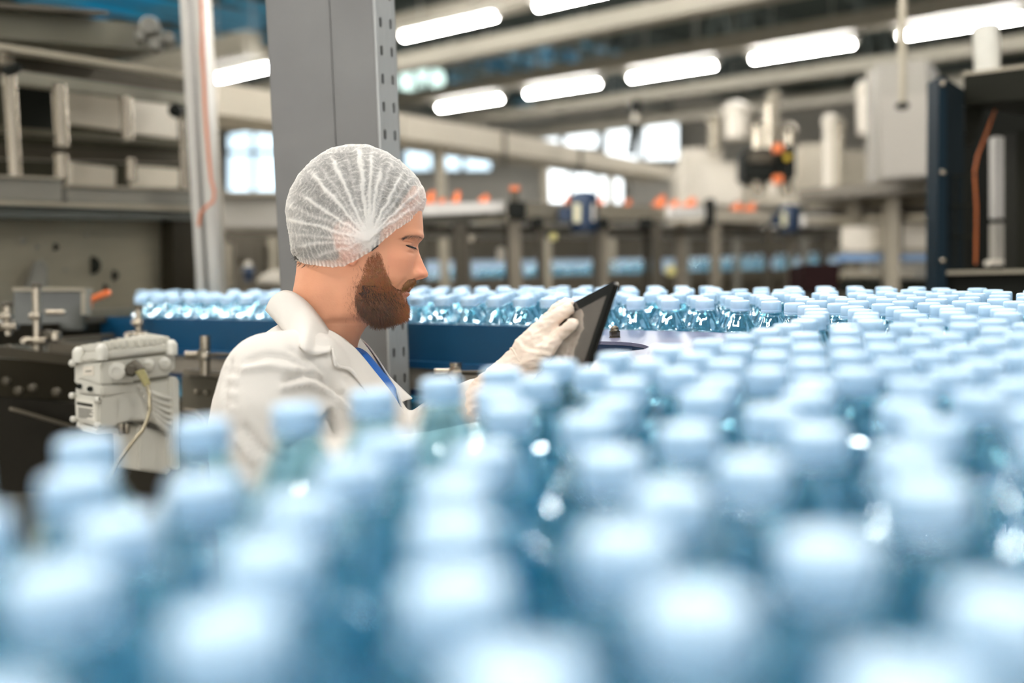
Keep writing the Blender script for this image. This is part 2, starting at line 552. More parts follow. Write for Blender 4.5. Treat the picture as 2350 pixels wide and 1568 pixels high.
# ------------------------------------------------------------------ steel pillar
def pillar():
    root_xy = P(770, 400, 1.82)
    root = empty('steel_pillar', (root_xy.x, root_xy.y, 0), 'tall grey galvanised steel pillar with slotted edge behind the man', 'pillar')
    galv = mat('galvanised_steel', srgb(116, 115, 113), 0.5, 0.2, 0.16, 9, 0.08, 25)
    galv_lit = mat('galvanised_lit', srgb(172, 173, 171), 0.38, 0.3, 0.10, 30, 0.05, 60, (6, 6, 0.6))  # same steel, lightened in colour for the light on the slotted face
    A = P(629, 400, 1.80); B = P(777, 400, 1.80); B2 = P(775, 400, 1.7965); Cc = P(874, 400, 1.7965); E = P(921.5, 400, 1.838)
    z0, z1 = 0.0, CEIL_Z
    def vplate(a, b, th, name, m, bev=0.0):
        a = Vector((a.x, a.y, 0)); b = Vector((b.x, b.y, 0))
        return MB().slab([(a.x, a.y, z0), (b.x, b.y, z0), (b.x, b.y, z1), (a.x, a.y, z1)], th).build(name, m, root, bevel=bev)
    vplate(A, B, 0.10, 'wide_panel', galv, 0.003)
    vplate(B2, Cc, 0.10, 'overlap_panel', galv, 0.002)
    # slotted flange
    a = Vector((Cc.x, Cc.y, 0)); b = Vector((E.x, E.y, 0))
    d = (b - a); W = d.length; d.normalize()
    nrm = Vector((d.y, -d.x, 0))
    if nrm.dot(CF) > 0: nrm = -nrm
    zc = P(886, 57, 1.806).z
    pitch = 0.0497
    rows = range(-24, 9)
    cols = [(0.02, 0.54, 0.285), (0.54, 1.0, 0.765)]
    zr0 = zc + (rows[0] - 0.5) * pitch; zr1 = zc + (rows[-1] + 0.5) * pitch
    mb = MB()
    th = 0.0025
    N = 20
    for r in rows:
        for s0, s1, sc in cols:
            cz = zc + r * pitch
            hw, hl = 0.0030, 0.0062
            hole = []; outer = []
            x0, x1 = s0 * W - sc * W, s1 * W - sc * W
            for k in range(N):
                t = 2 * math.pi * (k + 0.5) / N
                ct, st = math.cos(t), math.sin(t)
                hole.append((hw * ct, (hl if st > 0 else -hl) + hw * st))
                ex = (x1 if ct > 0 else -x0); ey = pitch / 2
                kk = min(ex / abs(ct) if abs(ct) > 1e-6 else 1e9, ey / abs(st) if abs(st) > 1e-6 else 1e9)
                outer.append((kk * ct, kk * st))
            def W3(u, v, dep): return a + d * (sc * W + u) + Vector((0, 0, cz + v)) - nrm * dep
            vs = [W3(u, v, 0) for u, v in outer] + [W3(u, v, 0) for u, v in hole] + [W3(u, v, th) for u, v in hole]
            # corners of the cell
            fs = []
            for k in range(N):
                j = (k + 1) % N
                fs.append((k, j, N + j, N + k)); fs.append((N + k, N + j, 2*N + j, 2*N + k))
            cs = [(x1, pitch/2), (x0, pitch/2), (x0, -pitch/2), (x1, -pitch/2)]
            base = len(vs)
            for q, (u, v) in enumerate(cs):
                vs.append(W3(u, v, 0))
            for k in range(N):
                j = (k + 1) % N
                (u0, v0), (u1, v1) = outer[k], outer[j]
                onv0 = abs(abs(v0) - pitch/2) < 1e-7; onv1 = abs(abs(v1) - pitch/2) < 1e-7
                if onv0 != onv1:
                    cu = x1 if (u0 + u1) > 0 else x0; cv = pitch/2 if (v0 + v1) > 0 else -pitch/2
                    q = [i for i, c in enumerate(cs) if abs(c[0]-cu) < 1e-9 and abs(c[1]-cv) < 1e-9][0]
                    fs.append((k, base + q, j))
            mb.add(vs, fs)
    mb.build('slotted_flange', galv_lit, root)
    MB().slab([a + d*0.0 + Vector((0,0,zr1)), b + Vector((0,0,zr1)), b + Vector((0,0,z1)), a + Vector((0,0,z1))], 0.0025).build('flange_top', galv_lit, root)
    MB().slab([a + Vector((0,0,z0)), b + Vector((0,0,z0)), b + Vector((0,0,zr0)), a + Vector((0,0,zr0))], 0.0025).build('flange_bottom', galv_lit, root)
    MB().slab([a - nrm*0.02 + d*0.003 + Vector((0,0,z0)), b - nrm*0.02 + Vector((0,0,z0)), b - nrm*0.02 + Vector((0,0,z1)), a - nrm*0.02 + d*0.003 + Vector((0,0,z1))], 0.004).build('inner_channel', BLACK, root)
    MB().cyl(a + nrm*0.0005 + d*0.001 + Vector((0,0,z0)), a + nrm*0.0005 + d*0.001 + Vector((0,0,z1)), 0.0032, n=12).build('rolled_corner', galv_lit, root, smooth=True)
    MB().slab([b + Vector((0,0,z0)), b - nrm*0.03 + Vector((0,0,z0)), b - nrm*0.03 + Vector((0,0,z1)), b + Vector((0,0,z1))], 0.002, away=(-1,0,0)).build('flange_return', galv_lit, root)
    sp = P(878, 105, 1.797)
    MB().lathe(sp, -CF, [(0.003, -0.002), (0.003, 0.001), (0.0015, 0.0022)], 12).build('screw', CHROME, root, smooth=True)
pillar()

# ------------------------------------------------------------------ tablet
def tablet():
    p0 = P(1416, 639, 1.19)
    p1 = P(1353, 826, 1.145)
    e1 = (p1 - p0).normalized()
    lo, hi = 1.0, 1.7
    for _ in range(60):
        m_ = (lo + hi) / 2
        v = P(1310, 697, m_) - p0
        if v.dot(e1) > 0: lo = m_
        else: hi = m_
    # dot decreases or increases with depth: test both ends
    best = min(np.linspace(1.0, 1.8, 800), key=lambda D: abs((P(1310, 697, D) - p0).normalized().dot(e1)) + (0 if D > 1.2 else 1))
    e2 = (P(1310, 697, best) - p0).normalized()
    e2 = (e2 - e1 * e2.dot(e1)).normalized()
    n = e1.cross(e2)
    if n.dot(CF) > 0: n = -n
    print('tablet e1', e1, 'e2', e2, 'n', n, best)
    L, Wd, T = 0.235, 0.165, 0.0060
    Wd = min(0.165, 0.165)
    root = empty('tablet_computer', p0 + e1 * L, 'black tablet computer with dark screen held up by the gloved hand', 'tablet')
    def pt(a, b, c): return p0 + e1 * a + e2 * b + n * c
    def rounded(a0, b0, a1, b1, r, c, k=6):
        pts = []
        for (ca, cb, t0) in ((a1 - r, b1 - r, 0), (a0 + r, b1 - r, 90), (a0 + r, b0 + r, 180), (a1 - r, b0 + r, 270)):
            for i in range(k + 1):
                t = math.radians(t0 + 90 * i / k)
                pts.append(pt(ca + r * math.cos(t), cb + r * math.sin(t), c))
        return pts
    MB().slab(rounded(0, 0, L, Wd, 0.009, -0.0012), T - 0.0012, away=-n).build('shell', mat('tablet_shell', srgb(84, 82, 78), 0.2, 0.85, 0.1, 20), root, bevel=0.0012)
    MB().slab(rounded(0.0015, 0.0015, L - 0.0015, Wd - 0.0015, 0.008, 0.0), 0.0014, away=-n).build('bezel', mat('tablet_bezel', srgb(14, 16, 14), 0.12, 0, 0.1, 20), root)
    MB().slab(rounded(0.020, 0.013, L - 0.020, Wd - 0.013, 0.0015, 0.00025), 0.0004, away=-n).build('screen', mat('tablet_screen', srgb(96, 90, 82), 0.10, 0.25, 0.35, 14, coat=0.6), root)
    return p0, e1, e2, n
TAB = tablet()
# ------------------------------------------------------------------ the man
MD = 1.42
MO = P(820, 560, MD)
FM = Matrix((CR, CF, CU)).transposed().to_4x4(); FM.translation = MO
S = MD / FPX
def LP(px, py, dy):
    D = MD + dy
    return Vector(((px - 1175) * D / FPX - (820 - 1175) * S, dy, (784 - py) * D / FPX - (784 - 560) * S))
LC = Vector(((1175 - 820) * S, -MD, (560 - 784) * S))          # camera in the man's frame
def lproj(x, y, z):
    D = y + MD
    return 1175 + (x + (820 - 1175) * S) / D * FPX, 784 - (z + (784 - 560) * S) / D * FPX
def Z1(zx, zy): return (600 + zx / 3.266, 320 + zy / 3.266)
def hx(px): return (px - 820) * S
def hz(py): return (560 - py) * S
nprng = np.random.default_rng(5)

_lat = np.random.default_rng(3).random((256, 256))
def vnoise(x, y):
    x = np.asarray(x, float); y = np.asarray(y, float)
    xi = np.floor(x).astype(int); yi = np.floor(y).astype(int)
    fx = x - xi; fy = y - yi
    fx = fx*fx*(3-2*fx); fy = fy*fy*(3-2*fy)
    g = lambda a, b: _lat[a % 256, b % 256]
    return (g(xi, yi)*(1-fx)+g(xi+1, yi)*fx)*(1-fy) + (g(xi, yi+1)*(1-fx)+g(xi+1, yi+1)*fx)*fy

def smooth_interp(q, pts, k=5):
    xs = np.array([p[0] for p in pts], float); ys = np.array([p[1] for p in pts], float)
    out = np.interp(q, xs, ys)
    if k > 1 and len(q) > 3:
        dense = np.linspace(q.min(), q.max(), 1200)
        v = np.interp(dense, xs, ys)
        st = (q.max() - q.min()) / 1200.0
        w = max(1, int(k / st))
        ker = np.hanning(2*w+1); ker /= ker.sum()
        vp = np.pad(v, w, mode='edge')
        # odd reflection keeps end slopes
        vp[:w] = 2*v[0] - v[1:w+1][::-1]; vp[-w:] = 2*v[-1] - v[-w-1:-1][::-1]
        out = np.interp(q, dense, np.convolve(vp, ker, 'valid'))
    return out

def grid_mesh(name, X, Y, Zz, closed_u=True, cap_lo=False, cap_hi=False):
    """X, Y, Zz: (rows, cols) arrays"""
    nr, nc = X.shape
    co = np.stack([X, Y, Zz], -1).reshape(-1, 3)
    i = np.arange(nr - 1)[:, None]; j = np.arange(nc if closed_u else nc - 1)[None, :]
    j2 = (j + 1) % nc
    quads = np.stack([i*nc + j, i*nc + j2, (i+1)*nc + j2, (i+1)*nc + j], -1).reshape(-1, 4)
    faces = [tuple(int(a) for a in q) for q in quads]
    if cap_lo: faces.append(tuple(range(nc - 1, -1, -1)))
    if cap_hi: faces.append(tuple(range((nr-1)*nc, nr*nc)))
    return co, faces

def mk_mesh(name, co, faces, smooth=True):
    me = bpy.data.meshes.new(name)
    me.from_pydata([tuple(c) for c in co], [], faces)
    if smooth: me.polygons.foreach_set('use_smooth', [True] * len(me.polygons))
    me.update()
    return me

def fix_normals(me):
    bm = bmesh.new(); bm.from_mesh(me); bmesh.ops.recalc_face_normals(bm, faces=bm.faces); bm.to_mesh(me); bm.free()

foot = Vector((MO.x - 0.03, MO.y + 0.03, 0))
person = empty('person', foot, 'bearded man in white coat and hairnet looking down at tablet', 'person')
def man_part(name, me, m, parent=None, **kw):
    o = bpy.data.objects.new(name, me)
    if m is not None and not me.materials: me.materials.append(m)
    COL.objects.link(o)
    pr = parent or person
    o.parent = pr
    if pr is person:
        o.matrix_parent_inverse = person.matrix_basis.inverted()
        o.matrix_basis = FM
    return tag(o, **kw)

# ---- head and neck -----------------------------------------------------
NZ, NP = 230, 288
pys = np.concatenate([347 + (1 - np.cos(np.linspace(0, np.pi/2, 50)))*57, np.linspace(405, 770, 150), np.linspace(774, 900, 30)])
back = smooth_interp(pys, [(347,818),(351,786),(360,757),(375,733),(402,705),(430,690),(470,680),(510,677),(550,679),(580,683),(600,685),(625,683),(650,679),(680,673),(720,664),(760,648),(820,625),(900,600)], 6)
frontb = smooth_interp(pys, [(347,836),(351,868),(360,890),(375,912),(400,937),(430,955),(460,965),(490,968.5),(520,971),(540,971),(548,969),(560,960),(580,957),(600,957),(620,955),(641,953),(650,949),(660,939),(668,932.5),(684,931),(700,932),(712,930),(722,922),(730,900),(737,868),(744,848),(752,838),(770,827),(790,820),(820,816),(860,815),(900,815)], 4)
hw = smooth_interp(pys, [(347,8),(350,25),(356,40),(366,53),(380,62),(405,70),(440,76),(480,78),(520,77),(560,74.5),(600,71),(640,67),(680,63),(710,59),(730,57),(745,56.5),(770,57.5),(800,61),(840,72),(900,90)], 5) / 1000
phi = np.linspace(0, 2*np.pi, NP, endpoint=False)
xc = (frontb + back) / 2; rx = (frontb - back) / 2
cph = np.cos(phi)[None, :]; sph = np.sin(phi)[None, :]
face_t = np.clip((pys - 470) / 60, 0, 1)[:, None] * np.clip((760 - pys) / 20, 0, 1)[:, None]
PX = xc[:, None] + rx[:, None] * np.sign(cph) * np.abs(cph) ** 0.96
egg = 1 - (0.06 + 0.07 * face_t) * cph
YY = hw[:, None] * np.sign(sph) * np.abs(sph) ** 0.92 * egg
jaw = np.clip((pys - 640) / 60, 0, 1)[:, None] * np.clip((748 - pys) / 12, 0, 1)[:, None]
YY = YY * (1 - 0.22 * jaw * np.clip(cph, 0, 1) ** 1.5)
PYY = np.repeat(pys[:, None], NP, 1)
XX = hx(PX); ZZ = hz(PYY)
mm = 0.001
fr = np.clip(cph * 2.5, 0, 1)
aY = np.abs(YY)
# nose
nose = np.interp(pys, [546,552,560,566,574,582,590,600,608,616,623,628,632,636,639,642,645,650], [0,1,0.5,0.5,3.0,5.8,8.7,13,17,22,26,28.3,28.7,27,21,10,2,0])[:, None] * S
sg = np.interp(pys, [550, 580, 605, 620, 632, 640], [8.5, 8.0, 9.5, 11.5, 12.5, 11.0])[:, None] * mm
XX = XX + fr * nose * np.exp(-(aY / sg) ** 2.2)
def bump(px, py, yy, amp, sx, sz, sy, front_only=True, axis='x'):
    g = np.exp(-((ZZ - hz(py)) / (sz*mm)) ** 2 - ((aY - yy*mm) / (sy*mm)) ** 2)
    return fr * g * amp * mm
# nostril wings, brow, sockets, lids, cheek, lips
XX += bump(0, 630, 13, 4.5, 0, 6, 5)
XX -= bump(0, 640, 8, 7.0, 0, 2.4, 3.6)
XX -= bump(0, 622, 17.5, 2.2, 0, 7, 1.8)
XX += bump(0, 545, 22, 3.0, 0, 6, 18)
XX -= bump(0, 563, 31, 6.5, 0, 9, 13)
XX -= bump(0, 560, 13, 3.0, 0, 7, 7)
XX += bump(0, 566, 31, 6.0, 0, 6.0, 10)
XX -= bump(0, 557, 31, 3.6, 0, 1.7, 13)
XX -= bump(0, 570.5, 31, 2.6, 0, 1.4, 10)
XX -= bump(0, 584, 26, 1.5, 0, 1.8, 9)
XX += bump(0, 579, 31, 1.0, 0, 3.0, 9)
XX += bump(0, 602, 42, 3.0, 0, 13, 14)
XX += bump(0, 663.5, 0, 4.0, 0, 3.2, 22)
XX += bump(0, 675.5, 0, 5.5, 0, 3.6, 19)
XX -= bump(0, 668.8, 0, 2.5, 0, 1.2, 24)
XX += bump(0, 706, 0, 1.5, 0, 9, 16)
XX -= bump(0, 655, 28, 2.0, 0, 12, 5)
# lateral fullness: jaw muscle, temple hollow
latw = np.exp(-((PX - 845) / 40) ** 2 - ((PYY - 690) / 30) ** 2) * 0.003
YY += np.sign(YY) * latw
latw = np.exp(-((PX - 915) / 26) ** 2 - ((PYY - 545) / 26) ** 2) * 0.003
YY -= np.sign(YY) * latw
# sternomastoid on the neck
cor = np.exp(-((PX - (800 - (PYY - 640) * 0.05)) / 20) ** 2) * np.clip((PYY - 640) / 60, 0, 1) * 0.003
YY += np.sign(YY) * cor * np.clip(np.abs(sph) * 1.5, 0, 1)
co, faces = grid_mesh('head', XX, YY, ZZ, True, True, True)
n_loft = len(co)
# ears, part of the same body mesh
def ear(side):
    vs = []; fs = []
    c = LP(797, 556, -0.079); c.y = -0.0715
    nu, nv = 28, 12
    for a in range(nv + 1):
        v = math.pi * a / nv
        for b in range(nu):
            u = 2 * math.pi * b / nu
            # local: e along ear length (tilted), w width, t thickness
            el, ww = 0.033, 0.0185
            lx = math.sin(v) * math.cos(u); lz = math.sin(v) * math.sin(u); lt = math.cos(v)
            rad = math.hypot(lx, lz)
            wid = ww * (1.0 if lz > 0 else 1.0 - 0.35 * abs(lz))
            rim = 0.0065 * math.exp(-((rad - 0.88) / 0.14) ** 2) - 0.0035 * math.exp(-((rad - 0.5) / 0.25) ** 2)
            t = lt * 0.006 + (rim if lt > 0 else 0) + 0.006 * max(0, -lx)
            x = lx * wid; z = lz * el
            tl = math.radians(14)
            x, z = x * math.cos(tl) - z * math.sin(tl), x * math.sin(tl) + z * math.cos(tl)
            vs.append((c.x + x, side * (c.y - t), c.z + z))
    for a in range(nv):
        for b in range(nu):
            b2 = (b + 1) % nu
            fs.append((a*nu+b, a*nu+b2, (a+1)*nu+b2, (a+1)*nu+b))
    return vs, fs
for sd in (1, -1):
    vs, fs = ear(sd)
    o0 = len(co); co = np.concatenate([co, np.array(vs)])
    faces += [tuple(i + o0 for i in f) for f in fs]
body_me = mk_mesh('body', co, faces)
fix_normals(body_me)
# colour attribute: lips and flush of the skin (own colour)
pxa = np.array([lproj(*c) for c in co])
lip = np.exp(-((co[:, 2] - hz(670)) / (6.5*mm)) ** 2) * np.clip(1 - np.abs(co[:, 1]) / 0.024, 0, 1) * (co[:, 0] > hx(918))
flush = 0.6*np.exp(-((co[:, 2] - hz(605)) / 0.02) ** 2) * (co[:, 0] > hx(900)) + 0.9*np.exp(-((co[:, 2] - hz(630)) / 0.010) ** 2) * (co[:, 0] > hx(962))
flush[n_loft:] = 1.0
att = body_me.color_attributes.new('skin_tint', 'FLOAT_COLOR', 'POINT')
buf = np.ones((len(co), 4)); buf[:, 0] = lip; buf[:, 1] = np.clip(flush, 0, 1); buf[:, 2] = 0
att.data.foreach_set('color', buf.ravel())
def skin_material():
    m = mat('skin', srgb(224, 160, 126), 0.5, 0, 0.09, 35, 0.10, 420, sss=0.12, spec=0.35)
    nt = m.node_tree; b = nt.nodes['Principled BSDF']
    src = b.inputs['Base Color'].links[0].from_socket
    at = nt.nodes.new('ShaderNodeAttribute'); at.attribute_name = 'skin_tint'
    sp = nt.nodes.new('ShaderNodeSeparateColor'); nt.links.new(at.outputs['Color'], sp.inputs[0])
    m1 = nt.nodes.new('ShaderNodeMix'); m1.data_type = 'RGBA'
    mu = nt.nodes.new('ShaderNodeMath'); mu.operation = 'MULTIPLY'; mu.inputs[1].default_value = 0.55
    nt.links.new(sp.outputs['Green'], mu.inputs[0]); nt.links.new(mu.outputs[0], m1.inputs['Factor'])
    nt.links.new(src, m1.inputs['A']); m1.inputs['B'].default_value = (*srgb(228, 150, 122), 1)
    m2 = nt.nodes.new('ShaderNodeMix'); m2.data_type = 'RGBA'
    nt.links.new(sp.outputs['Red'], m2.inputs['Factor']); nt.links.new(m1.outputs['Result'], m2.inputs['A'])
    m2.inputs['B'].default_value = (*srgb(214, 128, 118), 1)
    nt.links.new(m2.outputs['Result'], b.inputs['Base Color'])
    return m
SKIN = skin_material()
body = man_part('body', body_me, SKIN)
head_bvh = BVHTree.FromPolygons([tuple(c) for c in co], faces)
def cast(bvh, px, py):
    d = (LP(px, py, 0) - LC).normalized()
    h = bvh.ray_cast(LC, d, 5.0)
    return h[0], h[1]

def in_poly(x, y, poly):
    ins = False
    j = len(poly) - 1
    for i in range(len(poly)):
        xi, yi = poly[i]; xj, yj = poly[j]
        if (yi > y) != (yj > y) and x < (xj - xi) * (y - yi) / (yj - yi) + xi: ins = not ins
        j = i
    return ins

class Strands:
    def __init__(s): s.v = []; s.f = []; s.c = []
    def add(s, root, pts, w0, c0, c1):
        o = len(s.v); n = len(pts)
        d = (pts[-1] - pts[0]).normalized()
        side = d.cross((pts[0] - LC).normalized())
        if side.length < 1e-4: side = Vector((1, 0, 0))
        side.normalize()
        for k, p in enumerate(pts):
            t = k / (n - 1); ww = w0 * (1 - 0.75 * t)
            s.v += [tuple(p - side * ww / 2), tuple(p + side * ww / 2)]
            cc = tuple(c0[i] * (1 - t) + c1[i] * t for i in range(3)) + (1,)
            s.c += [cc, cc]
        for k in range(n - 1):
            s.f.append((o + 2*k, o + 2*k + 1, o + 2*k + 3, o + 2*k + 2))
    def surface(s, vs, fs, col):
        o = len(s.v)
        s.v += [tuple(v) for v in vs]; s.f += [tuple(i + o for i in f) for f in fs]; s.c += [col] * len(vs)
    def mesh(s, name):
        me = bpy.data.meshes.new(name); me.from_pydata(s.v, [], s.f)
        at = me.color_attributes.new('hair_colour', 'FLOAT_COLOR', 'POINT')
        at.data.foreach_set('color', np.array(s.c, float).ravel())
        me.polygons.foreach_set('use_smooth', [True] * len(me.polygons)); me.update()
        return me
def hair_material():
    m = bpy.data.materials.new('brown_hair'); m.use_nodes = True
    nt = m.node_tree; b = nt.nodes['Principled BSDF']
    at = nt.nodes.new('ShaderNodeAttribute'); at.attribute_name = 'hair_colour'
    tc = nt.nodes.new('ShaderNodeTexCoord'); n = nt.nodes.new('ShaderNodeTexNoise'); n.inputs['Scale'].default_value = 160
    nt.links.new(tc.outputs['Object'], n.inputs['Vector'])
    mx = nt.nodes.new('ShaderNodeMix'); mx.data_type = 'RGBA'; mx.blend_type = 'MULTIPLY'; mx.inputs['Factor'].default_value = 0.5
    nt.links.new(at.outputs['Color'], mx.inputs['A']); nt.links.new(n.outputs['Color'], mx.inputs['B'])
    nt.links.new(mx.outputs['Result'], b.inputs['Base Color'])
    b.inputs['Roughness'].default_value = 0.42
    return m
HAIRM = hair_material()
SKINV = [Vector(c) for c in co]

# ---- beard --------------------------------------------------------------
bz = [(872,835),(905,865),(918,940),(945,1010),(975,1080),(1010,1118),(1048,1122),(1052,1165),(1075,1195),(1096,1190),(1100,1230),(1100,1275),(1092,1310),(1050,1350),(1000,1372),(930,1388),(865,1380),(815,1352),(745,1292),(702,1222),(696,1150),(712,1085),(748,1020),(765,960),(790,880),(820,850)]
BPOLY = [Z1(*p) for p in bz]
BDENSE = [(BPOLY[i][0]*(1-u)+BPOLY[(i+1)%len(BPOLY)][0]*u, BPOLY[i][1]*(1-u)+BPOLY[(i+1)%len(BPOLY)][1]*u) for i in range(len(BPOLY)) for u in (0, .25, .5, .75)]
def lerp3(a, b, t): return tuple(a[i]*(1-t)+b[i]*t for i in range(3))
DARKB = srgb(30, 19, 11); REDB = srgb(138, 74, 30); TIPB = srgb(184, 110, 52)
st = Strands()
# soft pad under the strands
padf = []; vmap = {}; padv = []
for f in body_me.polygons:
    c = f.center
    cy = -abs(c.y)
    q = lproj(c.x, cy, c.z)
    if in_poly(q[0], q[1], BPOLY) and min(math.hypot(q[0]-b[0], q[1]-b[1]) for b in BDENSE) > (9 if q[1] > 655 else 900) + 9 * float(vnoise(q[0] / 5, q[1] / 5)):
        idx = []
        for vi in f.vertices:
            if vi not in vmap:
                n = body_me.vertices[vi].normal; vmap[vi] = len(padv); padv.append(SKINV[vi] + n * 0.0022)
            idx.append(vmap[vi])
        padf.append(tuple(idx))
st.surface(padv, padf, (*lerp3(DARKB, REDB, 0.12), 1))
xs = [p[0] for p in BPOLY]; ys = [p[1] for p in BPOLY]
rr = random.Random(2)
cnt = 0; tries = 0
def beard_hair(h, n, L, flow, c0, c1, w=0.00048, segs=3, lift=0.38):
    dirv = (flow + Vector((rr.gauss(0, .22), rr.gauss(0, .22), rr.gauss(0, .22)))).normalized()
    p = h.copy(); pts = [p.copy()]
    for k in range(segs):
        t = (k + 0.5) / segs
        dd = (n * lift * (1 - t) + dirv * (0.5 + t)).normalized()
        p = p + dd * (L / segs); pts.append(p.copy())
    st.add(h, pts, w, c0, c1)
    mp = [Vector((q.x, -q.y, q.z)) for q in pts]
    st.add(h, mp, w, c0, c1)
while cnt < 19000 and tries < 120000:
    tries += 1
    px = rr.uniform(min(xs), max(xs)); py = rr.uniform(min(ys) - 2, max(ys))
    if not in_poly(px, py, BPOLY): continue
    h, n = cast(head_bvh, px, py)
    if h is None: continue
    # soft edges: thin out near the cheek line and the back edge
    edge = min(math.hypot(px - a[0], py - a[1]) for a in BDENSE)
    if rr.random() > 0.25 + edge / 8.0: continue
    low = min(1, max(0, (py - 600) / 110))
    L = (0.0055 + 0.0085 * low) * rr.uniform(0.6, 1.15)
    fwd = max(0, (px - 860) / 70) * low * 0.6
    flow = Vector((0.25 + 0.35 * fwd, -0.05, -1.0 + 0.2 * fwd))
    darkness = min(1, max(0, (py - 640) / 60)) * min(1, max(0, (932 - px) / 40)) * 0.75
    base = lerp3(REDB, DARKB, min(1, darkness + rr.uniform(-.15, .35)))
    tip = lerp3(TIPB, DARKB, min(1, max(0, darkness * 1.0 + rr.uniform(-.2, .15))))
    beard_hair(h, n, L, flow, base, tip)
    cnt += 1
# sparse whiskers around the edges (cheek and throat)
k = 0; tries = 0
while k < 700 and tries < 9000:
    tries += 1
    zx, zy = rr.uniform(600, 960), rr.uniform(940, 1360)
    a = Z1(zx, zy)
    if in_poly(a[0], a[1], BPOLY): continue
    d = min(math.hypot(a[0] - b[0], a[1] - b[1]) for b in BPOLY)
    if rr.random() > math.exp(-(d / 11.0) ** 1.3): continue
    h, n = cast(head_bvh, *a)
    if h is None: continue
    beard_hair(h, n, 0.004, Vector((0.1, 0, -1)), REDB, REDB, 0.00022, 2)
    k += 1
# moustache
mz = [(1056,1128),(1068,1085),(1100,1050),(1150,1040),(1166,1072),(1156,1100),(1112,1110),(1084,1122)]
MP = [Z1(*p) for p in mz]
k = 0; tries = 0
while k < 900 and tries < 20000:
    tries += 1
    px = rr.uniform(920, 960); py = rr.uniform(634, 668)
    if not in_poly(px, py, MP): continue
    h, n = cast(head_bvh, px, py)
    if h is None: continue
    beard_hair(h, n, 0.0075 * rr.uniform(.6, 1.1), Vector((-0.1, -0.45, -1)), lerp3(REDB, DARKB, rr.uniform(0, .3)), srgb(178, 128, 76), 0.0004)
    k += 1
man_part('beard', st.mesh('beard'), HAIRM, label='full reddish brown beard and moustache')

# ---- eyebrow and lashes ---------------------------------------------------
st = Strands()
eb = [Z1(1056,742), Z1(1095,728), Z1(1135,722), Z1(1175,726), Z1(1208,742)]
for k in range(1300):
    t = rr.random() * (len(eb) - 1.001); i = int(t); u = t - i
    px = eb[i][0]*(1-u)+eb[i+1][0]*u + rr.gauss(0, 0.8); py = eb[i][1]*(1-u)+eb[i+1][1]*u + rr.gauss(0, 1.9)
    h, n = cast(head_bvh, px, py)
    if h is None or h.y > 0.005: continue
    beard_hair(h, n, 0.0062 * rr.uniform(.6, 1.1), Vector((-0.9, -0.2, -0.1 - 0.3 * u)), DARKB, lerp3(DARKB, REDB, .25), 0.00050, 2, 0.3)
man_part('eyebrow', st.mesh('eyebrow'), HAIRM)
st = Strands()
lash = [Z1(1082, 792), Z1(1100, 799), Z1(1120, 806), Z1(1140, 811), Z1(1158, 815)]
lp = []
for a in lash:
    h, n = cast(head_bvh, *a)
    if h is not None: lp.append((h, n))
mb = MB()
if len(lp) > 2:
    mb.tube([h + n * 0.0002 for h, n in lp], [0.0006] + [0.0014] * (len(lp) - 2) + [0.0010], 8)
    mb.tube([Vector((h.x, -h.y, h.z)) + Vector((n.x, -n.y, n.z)) * 0.0002 for h, n in lp], [0.0006] + [0.0014] * (len(lp) - 2) + [0.0010], 8)
    me = mb.mesh('eyelash_line', True)
    man_part('eyelash_line', me, mat('lash_dark', srgb(40, 24, 16), 0.4, 0, 0.1, 30))
    for k in range(60):
        t = rr.random() * (len(lp) - 1.001); i = int(t); u = t - i
        h = lp[i][0] * (1-u) + lp[i+1][0] * u; n = lp[i][1]
        beard_hair(h, n, 0.006 * rr.uniform(.7, 1.1), Vector((0.9, -0.25, -0.45)), DARKB, DARKB, 0.00026, 3, 0.4)
    man_part('eyelashes', st.mesh('eyelashes'), HAIRM)

# ---- short hair under the net ---------------------------------------------
hzp = [(1165,300),(1085,400),(1010,520),(935,600),(885,690),(870,800),(810,850),(770,800),(745,640),(640,600),(575,690),(590,860),(545,935),(395,952),(262,948),(120,820),(120,300),(500,-60),(1000,60)]
HPOLY = [Z1(*p) for p in hzp]
st = Strands(); padv = []; padf = []; vmap = {}
for f in body_me.polygons:
    c = f.center; q = lproj(c.x, -abs(c.y), c.z)
    if max(f.vertices) < n_loft and q[1] < 597 - max(0, q[0] - 800) * 0.4 and in_poly(q[0], q[1], HPOLY):
        idx = []
        for vi in f.vertices:
            if vi not in vmap:
                n = body_me.vertices[vi].normal; vmap[vi] = len(padv)
                padv.append(SKINV[vi] + n * (0.0025 + 0.0012 * float(vnoise(SKINV[vi].x * 300, SKINV[vi].z * 300))))
            idx.append(vmap[vi])
        padf.append(tuple(idx))
HB = srgb(52, 43, 33)
st.surface(padv, padf, (*HB, 1))
k = 0; tries = 0
while k < 3500 and tries < 20000:
    tries += 1
    px = rr.uniform(655, 960); py = rr.uniform(340, 612)
    if not in_poly(px, py, HPOLY): continue
    h, n = cast(head_bvh, px, py)
    if h is None: continue
    low = py > 590
    if py > 598 and rr.random() < (py - 598) / 14: continue
    beard_hair(h, n, (0.008 if low else 0.011) * rr.uniform(.6, 1.1), Vector((-0.8, -0.1, -0.5)), lerp3(HB, DARKB, rr.uniform(0, .8)), HB, 0.0005, 2, 0.35)
    k += 1
man_part('hair', st.mesh('hair'), HAIRM, label='short dark brown hair under the net')

